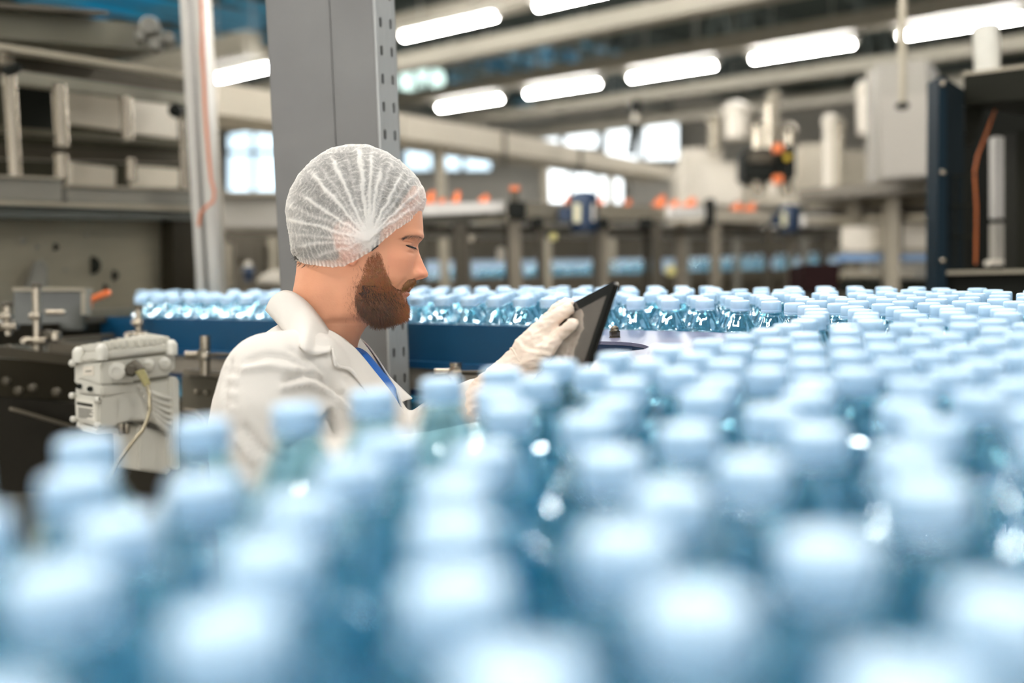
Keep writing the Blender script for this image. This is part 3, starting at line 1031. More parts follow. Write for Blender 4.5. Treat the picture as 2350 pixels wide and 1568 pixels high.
# ---- hairnet --------------------------------------------------------------
NV, NU = 210, 620
nb = [(335.3,832),(337,806),(340,789),(345,771),(352,753),(372,722.5),(402.7,692),(436,672),(464,663),(491.5,660),(540.5,666),(580,672),(596,681),(640,690)]
nf = [(335.3,840),(337,852),(341.4,867),(347,881),(353.7,894),(372,921.5),(393.5,946),(415,964),(439.4,975),(457.8,978),(476,973),(487,968),(500,966),(640,966)]
nh = [(335.3,3),(337,20),(341,35),(352,53),(372,69),(400,80),(440,86),(480,88.5),(520,88.5),(560,87),(600,83),(640,79)]
hem = [(660,596),(683,600),(705,608),(722,609),(743,612),(765,614),(790,611),(808,602),(830,590),(854,574),(876,556),(906,531),(937,510),(967,487),(990,480)]
phi = np.linspace(0, 2*np.pi, NU, endpoint=False)
dl = np.linspace(335.3, 640, 900)
Bk = smooth_interp(dl, nb, 4); Fk = smooth_interp(dl, nf, 4); Hk = smooth_interp(dl, nh, 4) / 1000
Bk = np.minimum(Bk, Fk - 2); Hk = np.maximum(Hk, 0.001)
def net_xy(py, ph):
    b = np.interp(py, dl, Bk); f = np.interp(py, dl, Fk); h_ = np.interp(py, dl, Hk)
    c = np.cos(ph); s = np.sin(ph)
    x = hx((b + f) / 2 + (f - b) / 2 * np.sign(c) * np.abs(c) ** 0.95)
    y = h_ * np.sign(s) * np.abs(s) ** 0.93 * (1 - 0.07 * c)
    return x, y
hempy = np.zeros(NU)
hxs = np.array([p[0] for p in hem], float); hys = np.array([p[1] for p in hem], float)
for j, ph in enumerate(phi):
    tst = np.linspace(440, 635, 400)
    x, y = net_xy(tst, np.full_like(tst, ph))
    z = hz(tst); yn = -np.abs(y)
    D = yn + MD
    qx = 1175 + (x + (820 - 1175) * S) / D * FPX; qy = 784 - (z + (784 - 560) * S) / D * FPX
    above = qy >= np.interp(qx, hxs, hys)
    hempy[j] = tst[np.argmax(above)] if above.any() else 600
ker = np.hanning(9); ker /= ker.sum()
hempy = np.convolve(np.concatenate([hempy[-4:], hempy, hempy[:4]]), ker, 'valid')
hempy += 1.6 * np.sin(phi * 33) * (vnoise(phi * 6, phi * 0) - 0.2)
tv = np.linspace(0, 1, NV)[:, None]
prof = 1 - np.cos(tv * np.pi / 2)          # top dense
PYn = 335.3 + (hempy[None, :] - 335.3) * prof
PHn = np.repeat(phi[None, :], NV, 0)
Xn, Yn = net_xy(PYn, PHn); Zn = hz(PYn)
yn = -np.abs(Yn); D = yn + MD
QX = 1175 + (Xn + (820 - 1175) * S) / D * FPX; QY = 784 - (Zn + (784 - 560) * S) / D * FPX
zx = (QX - 600) * 3.266; zy = (QY - 320) * 3.266
gx, gy = 800.0, 742.0
rho = np.hypot(zx - gx, zy - gy) + 1e-3
th = np.arctan2(gy - zy, zx - gx)
tgt = [(235,610,.75),(225,500,.4),(330,440,.8),(400,285,1.0),(470,240,.35),(545,180,1.0),(640,150,.3),(735,115,1.1),(825,150,.9),(890,240,.9),(960,200,.4),(1045,280,.9),(1120,300,.45),(1180,380,.8),(1195,470,.6),(300,800,.5),(420,880,.5),(260,720,.4)]
ridge = np.zeros_like(rho)
wob = (vnoise(zx / 60, zy / 60) - 0.5) * 16 + (vnoise(zx / 22 + 9, zy / 22) - 0.5) * 7
for i, (tx, ty, a) in enumerate(tgt):
    t0 = math.atan2(gy - ty, tx - gx); dmax = math.hypot(tx - gx, ty - gy)
    dth = (th - t0 + np.pi) % (2*np.pi) - np.pi
    wdt = 7.5 + 0.014 * rho
    fade = np.clip((dmax * 1.12 - rho) / 90, 0, 1)
    ridge += a * fade * np.exp(-((dth * rho + wob) / wdt) ** 2)
    # soft shoulders on each side of the pleat
    ridge += 0.22 * a * fade * np.exp(-((dth * rho + wob) / (wdt * 3.2)) ** 2)
fan = 0.35 * np.exp(-(rho / 75.0) ** 2)
cross = np.sin(rho / 5.2 + 7.0 * vnoise(th * 9 + 4, rho / 55.0) + 5 * vnoise(zx / 34, zy / 34))
cross = np.clip(cross - 0.35, 0, 1) * 1.5 * (vnoise(zx / 30 + 3, zy / 30 + 8) > 0.35)
fib = vnoise(zx / 4.2, zy / 4.2) * 0.6 + vnoise(zx / 9.5 + 40, zy / 9.5) * 0.6
front_w = np.clip((zx - 900) / 260, 0, 1) * np.clip((700 - zy) / 200, 0, 1)
crinkle = np.clip(1 - np.abs(vnoise(zx / 36 + 70, zy / 36 + 20) - 0.5) * 9, 0, 1) * (0.35 + 0.65 * front_w)
fan += 0.55 * np.exp(-(((zx - 815) / 55) ** 2 + ((zy - 790) / 60) ** 2)) + 0.3 * np.exp(-(((zx - 730) / 70) ** 2 + ((zy - 830) / 28) ** 2))
dens = 0.31 + 0.62 * np.clip(ridge, 0, 1.15) + fan + 0.22 * cross + 0.22 * (fib - 0.5) + 0.30 * crinkle
edge = np.clip((prof - 0.945) / 0.055, 0, 1)
arc = np.cumsum(np.hypot(np.diff(Xn[-1], append=Xn[-1, :1]), np.diff(Yn[-1], append=Yn[-1, :1])))
ribs = 0.5 + 0.5 * np.sin(arc / 0.0058 * 2 * np.pi)[None, :]
dens = dens * (1 - edge) + edge * (0.35 + 0.6 * ribs)
disp = 0.0018 * np.clip(ridge, 0, 1.2) + 0.0005 * cross + 0.0012 * (vnoise(zx / 50, zy / 50 + 5) - 0.5) + 0.0008 * crinkle + edge * (0.0008 * ribs - 0.0012) + 0.003 * np.exp(-(rho / 60) ** 2)
disp *= np.clip(tv * 6, 0.25, 1)
disp += 0.0075 * np.exp(-(((QX - 797) / 32) ** 2 + ((QY - 560) / 42) ** 2)) * (1 - edge * 0.6)
cx0, cz0 = hx(825), hz(500)
nx_ = Xn - cx0; ny_ = Yn; nz_ = Zn - cz0
ln = np.sqrt(nx_**2 + ny_**2 + nz_**2)
Xn = Xn + nx_ / ln * disp; Yn = Yn + ny_ / ln * disp; Zn = Zn + nz_ / ln * disp
co_n, fn = grid_mesh('hairnet', Xn, Yn, Zn, True, True, False)
net_me = mk_mesh('hairnet', co_n, fn)
fix_normals(net_me)
at = net_me.color_attributes.new('weave', 'FLOAT_COLOR', 'POINT')
buf = np.ones((len(co_n), 4)); buf[:, :3] = np.clip(dens, 0, 1.3).reshape(-1, 1)
at.data.foreach_set('color', buf.ravel())
def net_material():
    m = bpy.data.materials.new('hairnet_fabric'); m.use_nodes = True
    nt = m.node_tree; nt.nodes.clear()
    out = nt.nodes.new('ShaderNodeOutputMaterial')
    at = nt.nodes.new('ShaderNodeAttribute'); at.attribute_name = 'weave'
    lw = nt.nodes.new('ShaderNodeLayerWeight'); lw.inputs['Blend'].default_value = 0.5
    pw = nt.nodes.new('ShaderNodeMath'); pw.operation = 'POWER'; pw.inputs[1].default_value = 2.2
    nt.links.new(lw.outputs['Facing'], pw.inputs[0])
    ma = nt.nodes.new('ShaderNodeMath'); ma.operation = 'MULTIPLY_ADD'; ma.inputs[1].default_value = 0.62
    nt.links.new(pw.outputs[0], ma.inputs[0]); nt.links.new(at.outputs['Color'], ma.inputs[2])
    tc = nt.nodes.new('ShaderNodeTexCoord')
    n = nt.nodes.new('ShaderNodeTexNoise'); n.inputs['Scale'].default_value = 900; n.inputs['Detail'].default_value = 2
    nt.links.new(tc.outputs['Object'], n.inputs['Vector'])
    m2 = nt.nodes.new('ShaderNodeMath'); m2.operation = 'MULTIPLY_ADD'; m2.inputs[1].default_value = 0.5; m2.inputs[2].default_value = -0.25
    nt.links.new(n.outputs['Fac'], m2.inputs[0])
    ad = nt.nodes.new('ShaderNodeMath'); ad.operation = 'ADD'; ad.use_clamp = True
    nt.links.new(ma.outputs[0], ad.inputs[0]); nt.links.new(m2.outputs[0], ad.inputs[1])
    tr = nt.nodes.new('ShaderNodeBsdfTransparent')
    df = nt.nodes.new('ShaderNodeBsdfDiffuse'); df.inputs[0].default_value = (*srgb(252, 248, 242), 1)
    tl = nt.nodes.new('ShaderNodeBsdfTranslucent'); tl.inputs[0].default_value = (*srgb(250, 246, 240), 1)
    a1 = nt.nodes.new('ShaderNodeMixShader'); a1.inputs[0].default_value = 0.3
    nt.links.new(df.outputs[0], a1.inputs[1]); nt.links.new(tl.outputs[0], a1.inputs[2])
    mx = nt.nodes.new('ShaderNodeMixShader')
    nt.links.new(ad.outputs[0], mx.inputs[0]); nt.links.new(tr.outputs[0], mx.inputs[1]); nt.links.new(a1.outputs[0], mx.inputs[2])
    nt.links.new(mx.outputs[0], out.inputs[0])
    return m
man_part('hairnet', net_me, net_material(), label='pleated white see-through hairnet')
# ---- cloth volumes: union of lofts and limbs, remeshed into one surface ----
def sphere(mb, c, r, n=14):
    vs = []; fs = []
    for a in range(1, n):
        v = math.pi * a / n
        for b in range(2*n):
            u = math.pi * b / n
            vs.append(Vector(c) + Vector((math.sin(v)*math.cos(u), math.sin(v)*math.sin(u), math.cos(v))) * r)
    k = 2*n
    for a in range(n - 2):
        for b in range(k):
            fs.append((a*k+b, a*k+(b+1) % k, (a+1)*k+(b+1) % k, (a+1)*k+b))
    vs += [Vector(c) + Vector((0,0,r)), Vector(c) - Vector((0,0,r))]
    for b in range(k):
        fs.append((len(vs)-2, (b+1) % k, b)); fs.append((len(vs)-1, (n-2)*k+b, (n-2)*k+(b+1) % k))
    mb.add(vs, fs)
def limb(mb, nodes):
    """nodes: (Vector, radius): chain of tapered capsules"""
    for (p, r) in nodes: sphere(mb, p, r)
    for (p, r), (q, s) in zip(nodes[:-1], nodes[1:]):
        k = max(2, int((q - p).length / 0.02))
        for i in range(1, k):
            t = i / k
            sphere(mb, p.lerp(q, t), r*(1-t)+s*t, 10)
        mb.cyl(p, q, r, s, 20)
def ring_loft(mb, rings, n=48):
    """rings: (py, x_back_px, x_front_px, half_width_m, exponent)"""
    vs = []; fs = []
    for (py, xb, xf, hwid, yc) in rings:
        z = hz(py)
        for i in range(n):
            t = 2*math.pi*i/n
            c, s = math.cos(t), math.sin(t)
            x = hx((xb+xf)/2) + hx((xb+xf)/2 + (xf-xb)/2) * 0 + (xf-xb)/2*S * math.copysign(abs(c)**0.85, c)
            y = yc + hwid * math.copysign(abs(s)**0.85, s)
            vs.append((x, y, z))
    for k in range(len(rings)-1):
        for i in range(n):
            j = (i+1) % n
            fs.append((k*n+i, k*n+j, (k+1)*n+j, (k+1)*n+i))
    fs += [tuple(range(n-1, -1, -1)), tuple(range((len(rings)-1)*n, len(rings)*n))]
    mb.add(vs, fs)
def remeshed(mb, voxel, it=6, fac=0.5):
    me = mb.mesh('tmp')
    o = bpy.data.objects.new('tmp', me); COL.objects.link(o)
    r = o.modifiers.new('r', 'REMESH'); r.mode = 'VOXEL'; r.voxel_size = voxel; r.use_smooth_shade = True
    if it:
        s = o.modifiers.new('s', 'SMOOTH'); s.iterations = it; s.factor = fac
    dg = bpy.context.evaluated_depsgraph_get(); dg.update()
    ev = o.evaluated_get(dg)
    res = bpy.data.meshes.new_from_object(ev)
    bpy.data.objects.remove(o); bpy.data.meshes.remove(me)
    res.polygons.foreach_set('use_smooth', [True]*len(res.polygons))
    return res
def mesh_np(me):
    a = np.zeros(len(me.vertices)*3); me.vertices.foreach_get('co', a)
    nn = np.zeros(len(me.vertices)*3); me.vertices.foreach_get('normal', nn)
    return a.reshape(-1, 3), nn.reshape(-1, 3)
def bvh_of(me):
    return BVHTree.FromPolygons([v.co.copy() for v in me.vertices], [tuple(p.vertices) for p in me.polygons])

COATM = mat('white_cotton', srgb(216, 210, 202), 0.85, 0, 0.02, 60, 0.10, 900, spec=0.2)
SHIRTM = mat('blue_jersey', srgb(44, 100, 178), 0.85, 0, 0.06, 50, 0.12, 700, spec=0.2)

# coat body and both sleeves
mb = MB()
ring_loft(mb, [(728, 680, 775, .050, 0), (745, 648, 800, .078, 0), (770, 614, 826, .115, 0), (800, 583, 846, .145, 0), (842, 552, 872, .168, 0), (900, 518, 910, .186, 0), (970, 505, 938, .186, 0),
               (1060, 508, 955, .184, 0), (1200, 525, 960, .182, 0), (1400, 535, 955, .186, 0), (1700, 520, 965, .20, 0), (2100, 505, 985, .22, 0), (2350, 498, 995, .23, 0)])
RS, RE = LP(634, 884, -.145), LP(640, 1120, -.190)
limb(mb, [(LP(690, 872, -.110), .070), (RS, .070), (LP(617, 965, -.165), .071), (RE, .062), (LP(900, 1095, -.20), .050), (LP(1130, 1045, -.20), .044)])
LS, LE = LP(690, 850, .150), LP(860, 1090, .160)
limb(mb, [(LS, .080), (LP(770, 980, .165), .066), (LE, .056), (LP(1010, 990, .02), .048), (LP(1100, 938, -.08), .042)])
coat_me = remeshed(mb, 0.005, 12)
# folds pressed into the cloth (photo pixels on the near side)
a, nn = mesh_np(coat_me)
pq = np.array([lproj(*c) for c in a]); near = a[:, 1] < 0.02
def crease(pts, wd, dep):
    d = np.full(len(a), 1e9)
    for (x0, y0), (x1, y1) in zip(pts[:-1], pts[1:]):
        vx, vy = x1-x0, y1-y0
        t = np.clip(((pq[:, 0]-x0)*vx + (pq[:, 1]-y0)*vy) / (vx*vx+vy*vy), 0, 1)
        d = np.minimum(d, np.hypot(pq[:, 0]-x0-t*vx, pq[:, 1]-y0-t*vy))
    return -1.3 * dep * np.exp(-(d/(wd*0.75))**2) * near
off = np.zeros(len(a))
off += crease([(570, 830), (610, 812), (655, 818), (700, 838)], 8, .004)
off += crease([(560, 850), (620, 838), (680, 850)], 9, -.004)
off += crease([(655, 872), (705, 858), (745, 872), (778, 905)], 8, .006)
off += crease([(650, 890), (710, 880), (760, 905)], 9, -.005)
off += crease([(670, 800), (720, 825), (760, 870), (800, 930)], 10, .003)
for k in range(6):
    y = 852 + k*17
    off += crease([(520 + 2*k, y), (548 - 2*k, y + 5)], 5, .0022 if k % 2 == 0 else -.0015)
off += crease([(532, 830), (520, 880), (516, 950)], 6, .003)
off += crease([(752, 945), (720, 985), (665, 1020)], 9, .012)
off += crease([(752, 938), (700, 975), (655, 1000)], 11, -.007)
off += crease([(757, 950), (772, 985)], 10, .012)
off += crease([(770, 915), (800, 950), (840, 965)], 9, -.006)
off += crease([(790, 900), (820, 935), (870, 950)], 8, .005)
off += crease([(560, 980), (600, 1030), (650, 1060)], 9, .005)
off += crease([(545, 1010), (580, 1060)], 9, -.004)
off += (vnoise(a[:, 0]*16 + 40, a[:, 2]*16 + a[:, 1]*9) - .5) * .005
a2 = a + nn*off[:, None]
coat_me.vertices.foreach_set('co', a2.ravel()); coat_me.update()
# open front: V between the lapels, and the neck opening
bm = bmesh.new(); bm.from_mesh(coat_me)
kill = []
for f in bm.faces:
    c = f.calc_center_median()
    py = 560 - c.z/S
    v = np.interp(py, [700, 770, 800, 850, 890, 925, 945], [.078, .078, .066, .050, .033, .012, 0.0])
    if c.x > hx(752) and py < 945 and abs(c.y) < v: kill.append(f)
    elif py < 758 and c.x > hx(725) and abs(c.y) < 0.075: kill.append(f)
bmesh.ops.delete(bm, geom=kill, context='FACES')
for it in range(25):
    mv = {}
    for v in bm.verts:
        nb_ = [e.other_vert(v).co for e in v.link_edges if e.is_boundary]
        if len(nb_) == 2: mv[v] = (nb_[0] + nb_[1]) * 0.25 + v.co * 0.5
    for v, c in mv.items(): v.co = c
bm.to_mesh(coat_me); bm.free()
coat_bvh = bvh_of(coat_me)
co_obj = man_part('coat', coat_me, COATM, label='white cotton work coat')
sm = co_obj.modifiers.new('t', 'SOLIDIFY'); sm.thickness = 0.0025; sm.offset = -1

# blue T-shirt under the coat
mb = MB()
ring_loft(mb, [(797, 668, 823, .058, 0), (807, 655, 838, .066, 0), (822, 645, 852, .076, 0), (845, 615, 866, .10, 0), (900, 580, 903, .125, 0), (970, 560, 928, .150, 0), (1100, 540, 935, .165, 0), (1300, 545, 935, .168, 0)])
shirt_me = remeshed(mb, 0.005, 6)
a, nn = mesh_np(shirt_me)
pq = np.array([lproj(*c) for c in a]); near = np.ones(len(a))
off = crease([(822, 815), (850, 850), (890, 900)], 6, .004) + crease([(836, 815), (868, 850), (905, 895)], 7, -.003) + crease([(812, 825), (845, 880)], 6, -.003)
shirt_me.vertices.foreach_set('co', (a + nn*off[:, None]).ravel()); shirt_me.update()
shirt = man_part('t_shirt', shirt_me, SHIRTM, label='blue T-shirt showing in the coat opening')
# ribbed neckline ring
ptsn = []
for i in range(48):
    t = 2*math.pi*i/48
    ptsn.append(Vector((hx(746) + math.cos(t)*0.0505, math.sin(t)*0.060, hz(799) - 0.006*math.cos(t) )))
mb = MB(); mb.tube(ptsn + [ptsn[0], ptsn[1]], 0.0042, 8)
man_part('neckline', mb.mesh('neckline', True), SHIRTM, shirt)

# collar and lapels: cloth sheets laid on the coat
def sheet(name, inner, outer, bulge=0.004, nu=40, nv=7, mirror=True, thick=0.0022, mid=None, parent=None):
    def resolve(lst):
        res = []
        for (px, py, dy, lift) in lst:
            h = None
            if lift is not None:
                h1, n1 = cast(coat_bvh, px, py)
                h2, n2 = cast(head_bvh, px, py)
                cands = [h for h in (h1, h2) if h is not None and h.y < 0.03]
                if cands:
                    h = min(cands, key=lambda q: q.y)
                    h = h + (LC - h).normalized()*lift
            res.append(h if h is not None else LP(px, py, dy))
        return res
    A, B = resolve(inner), resolve(outer)
    def cr(pts, t):
        n = len(pts) - 1; u = t*n; i = min(int(u), n-1); u -= i
        p0 = pts[max(i-1, 0)]; p1 = pts[i]; p2 = pts[i+1]; p3 = pts[min(i+2, n)]
        return 0.5*((2*p1)+(p2-p0)*u+(2*p0-5*p1+4*p2-p3)*u*u+(3*p1-p0-3*p2+p3)*u**3)
    vs = []; fs = []
    for i in range(nu+1):
        pa, pb = cr(A, i/nu), cr(B, i/nu)
        for k in range(nv+1):
            t = k/nv
            p = pa.lerp(pb, t)
            out = Vector((-0.2, -0.8, 0.5)).normalized()
            vs.append(p + out*(bulge*math.sin(math.pi*min(1, t*1.0))))
    for i in range(nu):
        for k in range(nv):
            fs.append((i*(nv+1)+k, i*(nv+1)+k+1, (i+1)*(nv+1)+k+1, (i+1)*(nv+1)+k))
    if mirror:
        o = len(vs)
        vs += [Vector((v.x, -v.y, v.z)) for v in vs]
        fs += [tuple(i+o for i in reversed(f)) for f in fs]
    me = mk_mesh(name, vs, fs)
    ob = man_part(name, me, COATM, parent)
    s = ob.modifiers.new('t', 'SOLIDIFY'); s.thickness = thick; s.offset = 0
    return ob
# collar leaf: from the back of the neck round to the notch
sheet('collar',
      [(650, 668, 0.0, None), (662, 668, -.030, None), (680, 675, -.054, None), (705, 694, -.066, None), (732, 726, -.074, None), (758, 764, -.080, None), (776, 790, -.082, None)],
      [(610, 713, -.015, None), (622, 726, -.055, None), (640, 747, -.088, None), (662, 775, -.112, None), (690, 799, -.122, .006), (718, 815, -.125, .006), (757, 808, -.118, .009)], 0.008)
# lapel: from the notch down the front edge
sheet('lapel',
      [(772, 782, -.078, None), (791, 799, -.074, None), (808, 820, -.066, None), (824, 842, -.058, None), (842, 873, -.050, None), (862, 908, -.042, None), (885, 948, -.032, None)],
      [(762, 806, -.10, .005), (766, 826, -.105, .006), (772, 843, -.11, .006), (800, 850, -.10, .007), (822, 873, -.09, .006), (848, 910, -.075, .004), (880, 952, -.05, .003)], 0.004, mirror=False)
sheet('lapel',
      [(814, 798, .030, None), (832, 812, .038, None), (850, 838, .040, None), (868, 868, .036, None), (885, 895, .030, None), (910, 932, .022, None)],
      [(821, 772, .050, None), (840, 796, .060, None), (866, 830, .066, None), (891, 862, .066, None), (916, 887, .060, None), (946, 915, .050, None)], 0.003, mirror=False)
# trousers and shoes: he stands on the floor
TROU = mat('dark_trousers', srgb(52, 56, 66), 0.85, 0, 0.1, 40)
SHOE = mat('black_shoe', srgb(24, 24, 24), 0.45, 0, 0.1, 20)
for sd in (-1, 1):
    hipl = MO + CF*(0.10*sd) + Vector((-0.05, 0.0, 0)); hipl.z = 0.82
    ank = Vector((hipl.x - 0.01, hipl.y, 0.09))
    me = MB().tube([hipl, hipl.lerp(ank, .25), hipl.lerp(ank, .5), hipl.lerp(ank, .8), ank], [.098, .086, .068, .062, .060], 20).mesh('trouser_leg', True)
    o = link('trouser_leg', me, TROU, person)
    mb = MB(); limb(mb, [(Vector((ank.x - .03, ank.y, .042)), .040), (Vector((ank.x + .06, ank.y, .044)), .042), (Vector((ank.x + .16, ank.y + .01*sd, .036)), .036)])
    sm_ = remeshed(mb, .008, 4)
    for v in sm_.vertices: v.co.z = max(v.co.z, 0.001)
    link('shoe', sm_, SHOE, person)

# ---- gloved hands -----------------------------------------------------------
GLOVE = mat('latex_glove', srgb(244, 225, 208), 0.5, 0, 0.05, 60, 0.35, 90, sss=0.08, spec=0.35)
def tab_depth(px, py):
    p0, e1, e2, n = TAB
    d = (CF + CR*((px-1175)/FPX) + CU*((784-py)/FPX))
    return (p0 - CC).dot(n)/d.dot(n)
for q in ((1312, 700), (1322, 740), (1290, 790), (1270, 720)):
    print('tablet depth at', q, tab_depth(*q))
def TD(px, py, r): return tab_depth(px, py) - MD - r - 0.002
mb = MB()
limb(mb, [(LP(1096, 944, -.085), .033), (LP(1140, 898, -.110), .032), (LP(1178, 862, -.125), .029), (LP(1206, 832, -.130), .0265), (LP(1222, 808, -.132), .0265)])
limb(mb, [(LP(1218, 806, -.135), .025), (LP(1237, 780, -.140), .0215), (LP(1252, 758, -.142), .0165)])
limb(mb, [(LP(1226, 812, -.115), .024), (LP(1250, 782, -.112), .0205), (LP(1262, 758, -.112), .016)])
fing = [((1253, 752), (1282, 724), (1303, 711), -.150, -.155, .0112, .0102, .0092),
        ((1251, 746), (1280, 714), (1305, 702), -.131, -.136, .0112, .0100, .0090),
        ((1255, 744), (1281, 709), (1302, 697), -.112, -.118, .0104, .0094, .0086),
        ((1259, 748), (1279, 716), (1294, 703), -.094, -.098, .0092, .0084, .0078)]
for k, d, t, d0, d1, r0, r1, r2 in fing:
    limb(mb, [(LP(k[0], k[1], d0), r0), (LP(d[0], d[1], d1), r1), (LP(t[0], t[1], min(d1, TD(t[0], t[1], r2*0.6))), r2)])
limb(mb, [(LP(1226, 826, -.150), .0175), (LP(1254, 806, -.160), .0135), (LP(1290, 771, -.163), .0108), (LP(1314, 746, min(-.160, TD(1314, 746, .008))), .0090)])
glove_me = remeshed(mb, 0.0022, 4)
a, nn = mesh_np(glove_me); pq = np.array([lproj(*c) for c in a]); near = np.ones(len(a))
off = crease([(1252, 790), (1262, 772), (1276, 762)], 3, .0016) + crease([(1240, 800), (1250, 775)], 4, -.0012) + crease([(1200, 790), (1225, 800), (1262, 806)], 4, .0016) + crease([(1195, 803), (1230, 812), (1270, 815)], 3, -.0012)
off += crease([(1172, 838), (1215, 848), (1262, 846)], 4, .0014) + crease([(1165, 850), (1205, 862), (1250, 862)], 4, -.0012) + crease([(1225, 770), (1250, 760)], 3, .0012)
off += (vnoise(pq[:, 0]/9, pq[:, 1]/5) - .5)*.0018 + np.sin((pq[:, 0]*.55 + pq[:, 1]*1.0)/3.6 + 4*vnoise(pq[:, 0]/30, pq[:, 1]/30))*.0005*np.clip((pq[:, 1] - 800)/20, 0, 1)
glove_me.vertices.foreach_set('co', (a + nn*off[:, None]).ravel()); glove_me.update()
glove = man_part('glove', glove_me, GLOVE, label='cream latex glove on the hand touching the screen')
cc_ = LP(1209, 828, -.130); ax_ = (LP(1222, 808, -.132) - LP(1190, 850, -.127)).normalized()
u1 = ax_.cross(Vector((0, 1, 0))).normalized(); u2 = ax_.cross(u1)
ringp = [cc_ + u1*(.0258*math.cos(t)) + u2*(.0258*math.sin(t)) + ax_*(.003*math.sin(3*t)) for t in [2*math.pi*i/40 for i in range(42)]]
mb = MB(); mb.tube(ringp, 0.0018, 8)
man_part('cuff', mb.mesh('cuff', True), GLOVE, glove)
# the other hand supports the tablet from behind, low down
p0_, e1_, e2_, n_ = TAB
inv = FM.inverted()
tl = lambda a_, b_, c_: inv @ (p0_ + e1_*a_ + e2_*b_ + n_*c_)
mb = MB()
wr = LP(1150, 1040, -.20)
pm = tl(.215, .075, -.045)
limb(mb, [(wr, .030), (wr.lerp(pm, .6), .026), (pm, .024)])
for i in range(4):
    limb(mb, [(pm + (tl(.2, .03+.03*i, -.03) - pm)*.5, .011), (tl(.185-.004*i, .025+.030*i, -.022), .0098), (tl(.145-.006*i, .030+.028*i, -.0185), .0086)])
limb(mb, [(pm, .014), (tl(.246, .04, -.012), .0115), (tl(.222, .035, .0105), .0095)])
rg = remeshed(mb, .0025, 4)
man_part('glove', rg, GLOVE)
# ------------------------------------------------------------------ ceiling lights, beams, roof
LZ = 1.55 + 2.5
ra, rb = G(1077, 237, LZ), G(2200, 62, LZ)
LD = (rb - ra); PITCHL = LD.length/4; LD.normalize()
LN = Vector((-LD.y, LD.x, 0))
if LN.y < 0: LN = -LN
r1 = G(1027, 61, LZ)
ROWSP = (ra - r1).dot(LN)
PH1 = (r1 - ra).dot(LD)
m_tube = mat('tube_light', (1, 1, 1), 0.5, 0, 0, 5, emit=(1.0, 0.985, 0.95), estr=TUBE_STRENGTH)
m_house = mat('light_housing', srgb(200, 197, 188), 0.5, 0.1, 0.05, 5)
tube_len = PITCHL*0.70
hb = MB().box((0, 0, 0.055), (tube_len + 0.12, 0.16, 0.05)).mesh('housing'); hb.materials.append(m_house)
tb = MB().cyl((-tube_len/2, 0, 0), (tube_len/2, 0, 0), 0.042, n=12).mesh('tube'); tb.materials.append(m_tube)
eb_ = MB().box((-tube_len/2 - 0.02, 0, 0.01), (0.03, 0.05, 0.06)).mesh('end_cap'); eb_.materials.append(m_house)
eb2 = MB().box((tube_len/2 + 0.02, 0, 0.01), (0.03, 0.05, 0.06)).mesh('end_cap'); eb2.materials.append(m_house)
hg = MB().cyl((-tube_len*.3, 0, 0.08), (-tube_len*.3, 0, CEIL_Z - LZ), .006, n=8).mesh('hanger'); hg.materials.append(m_house)
hg2 = MB().cyl((tube_len*.3, 0, 0.08), (tube_len*.3, 0, CEIL_Z - LZ), .006, n=8).mesh('hanger'); hg2.materials.append(m_house)
rotz = math.atan2(LD.y, LD.x)
def luminaire(c, lab, grp):
    r = empty('tube_luminaire', c, lab, 'ceiling light', grp); r.rotation_euler = (0, 0, rotz)
    for nm, me in (('housing', hb), ('tube', tb), ('end_cap', eb_), ('end_cap', eb2), ('hanger', hg), ('hanger', hg2)):
        o = bpy.data.objects.new(nm, me); COL.objects.link(o); o.parent = r
names2 = {0: 'white tube light nearest the pillar in the long second row', 1: 'white tube light second from the pillar in the long second row', 2: 'white tube light third from the pillar in the long second row', 3: 'white tube light fourth from the pillar in the long second row', 4: 'white tube light above the grey cabinet, nearest end of second row'}
names1 = {0: 'large white tube light just right of the pillar top', 1: 'white tube light cut by the top picture edge', -2: 'white tube light between orange cable column and pillar'}
for k in range(0, 7):
    luminaire(ra + LD*(PITCHL*k), names2.get(k, 'white tube light hidden further along the second row'), 'second row of tube lights')
for k in range(-2, 4):
    luminaire(ra + LD*(PITCHL*k + PH1) - LN*ROWSP, names1.get(k, 'white tube light further along the first row'), 'first row of tube lights')
r3 = G(1640, 256, LZ)
for k in range(-2, 1):
    luminaire(r3 + LD*(PITCHL*k), {0: 'far tube light low over the middle machines', -1: 'far tube light left of the black pole lamp', -2: 'farthest tube light above the beige duct'}[k], 'distant tube lights')
for rown in (2, 2.5, 3):  # middle row added at half spacing, unseen, for glints on the bottle shoulders
    for k in range(-2, 5):
        luminaire(ra + LD*(PITCHL*k + PH1) - LN*ROWSP*rown, 'tube light overhead outside the view', 'overhead tube lights')

# long grey trunking beams beside the lights
m_beam = mat('beam_paint', srgb(150, 144, 131), 0.6, 0.05, 0.08, 1.5)
def beam(px, py, z, w_, h_, lab, l0=-9, l1=14):
    c = G(px, py, z)
    MB().bar(c + LD*l0, c + LD*l1, w_, h_).build('ceiling_beam', m_beam, label=lab, cat='beam')
beam(1100, 112, LZ + 0.10, 0.30, 0.20, 'grey ceiling beam just below the large tube light by pillar')
beam(1300, 165, LZ + 0.18, 0.30, 0.20, 'grey ceiling beam just above the long row of tube lights')
beam(1500, 218, LZ + 0.05, 0.28, 0.18, 'grey ceiling beam just below the long row of tube lights')
beam(1100, 18, LZ + 0.30, 0.30, 0.22, 'dark-topped ceiling beam above the large tube light')
beam(1800, 238, LZ - 0.1, 0.35, 0.22, 'pale ceiling beam in the distance left of the grey cabinet', -7, 6)
beam(560, 105, LZ + 0.2, 0.26, 0.3, 'pale ceiling beam between cable column and pillar', -7, 0.2)
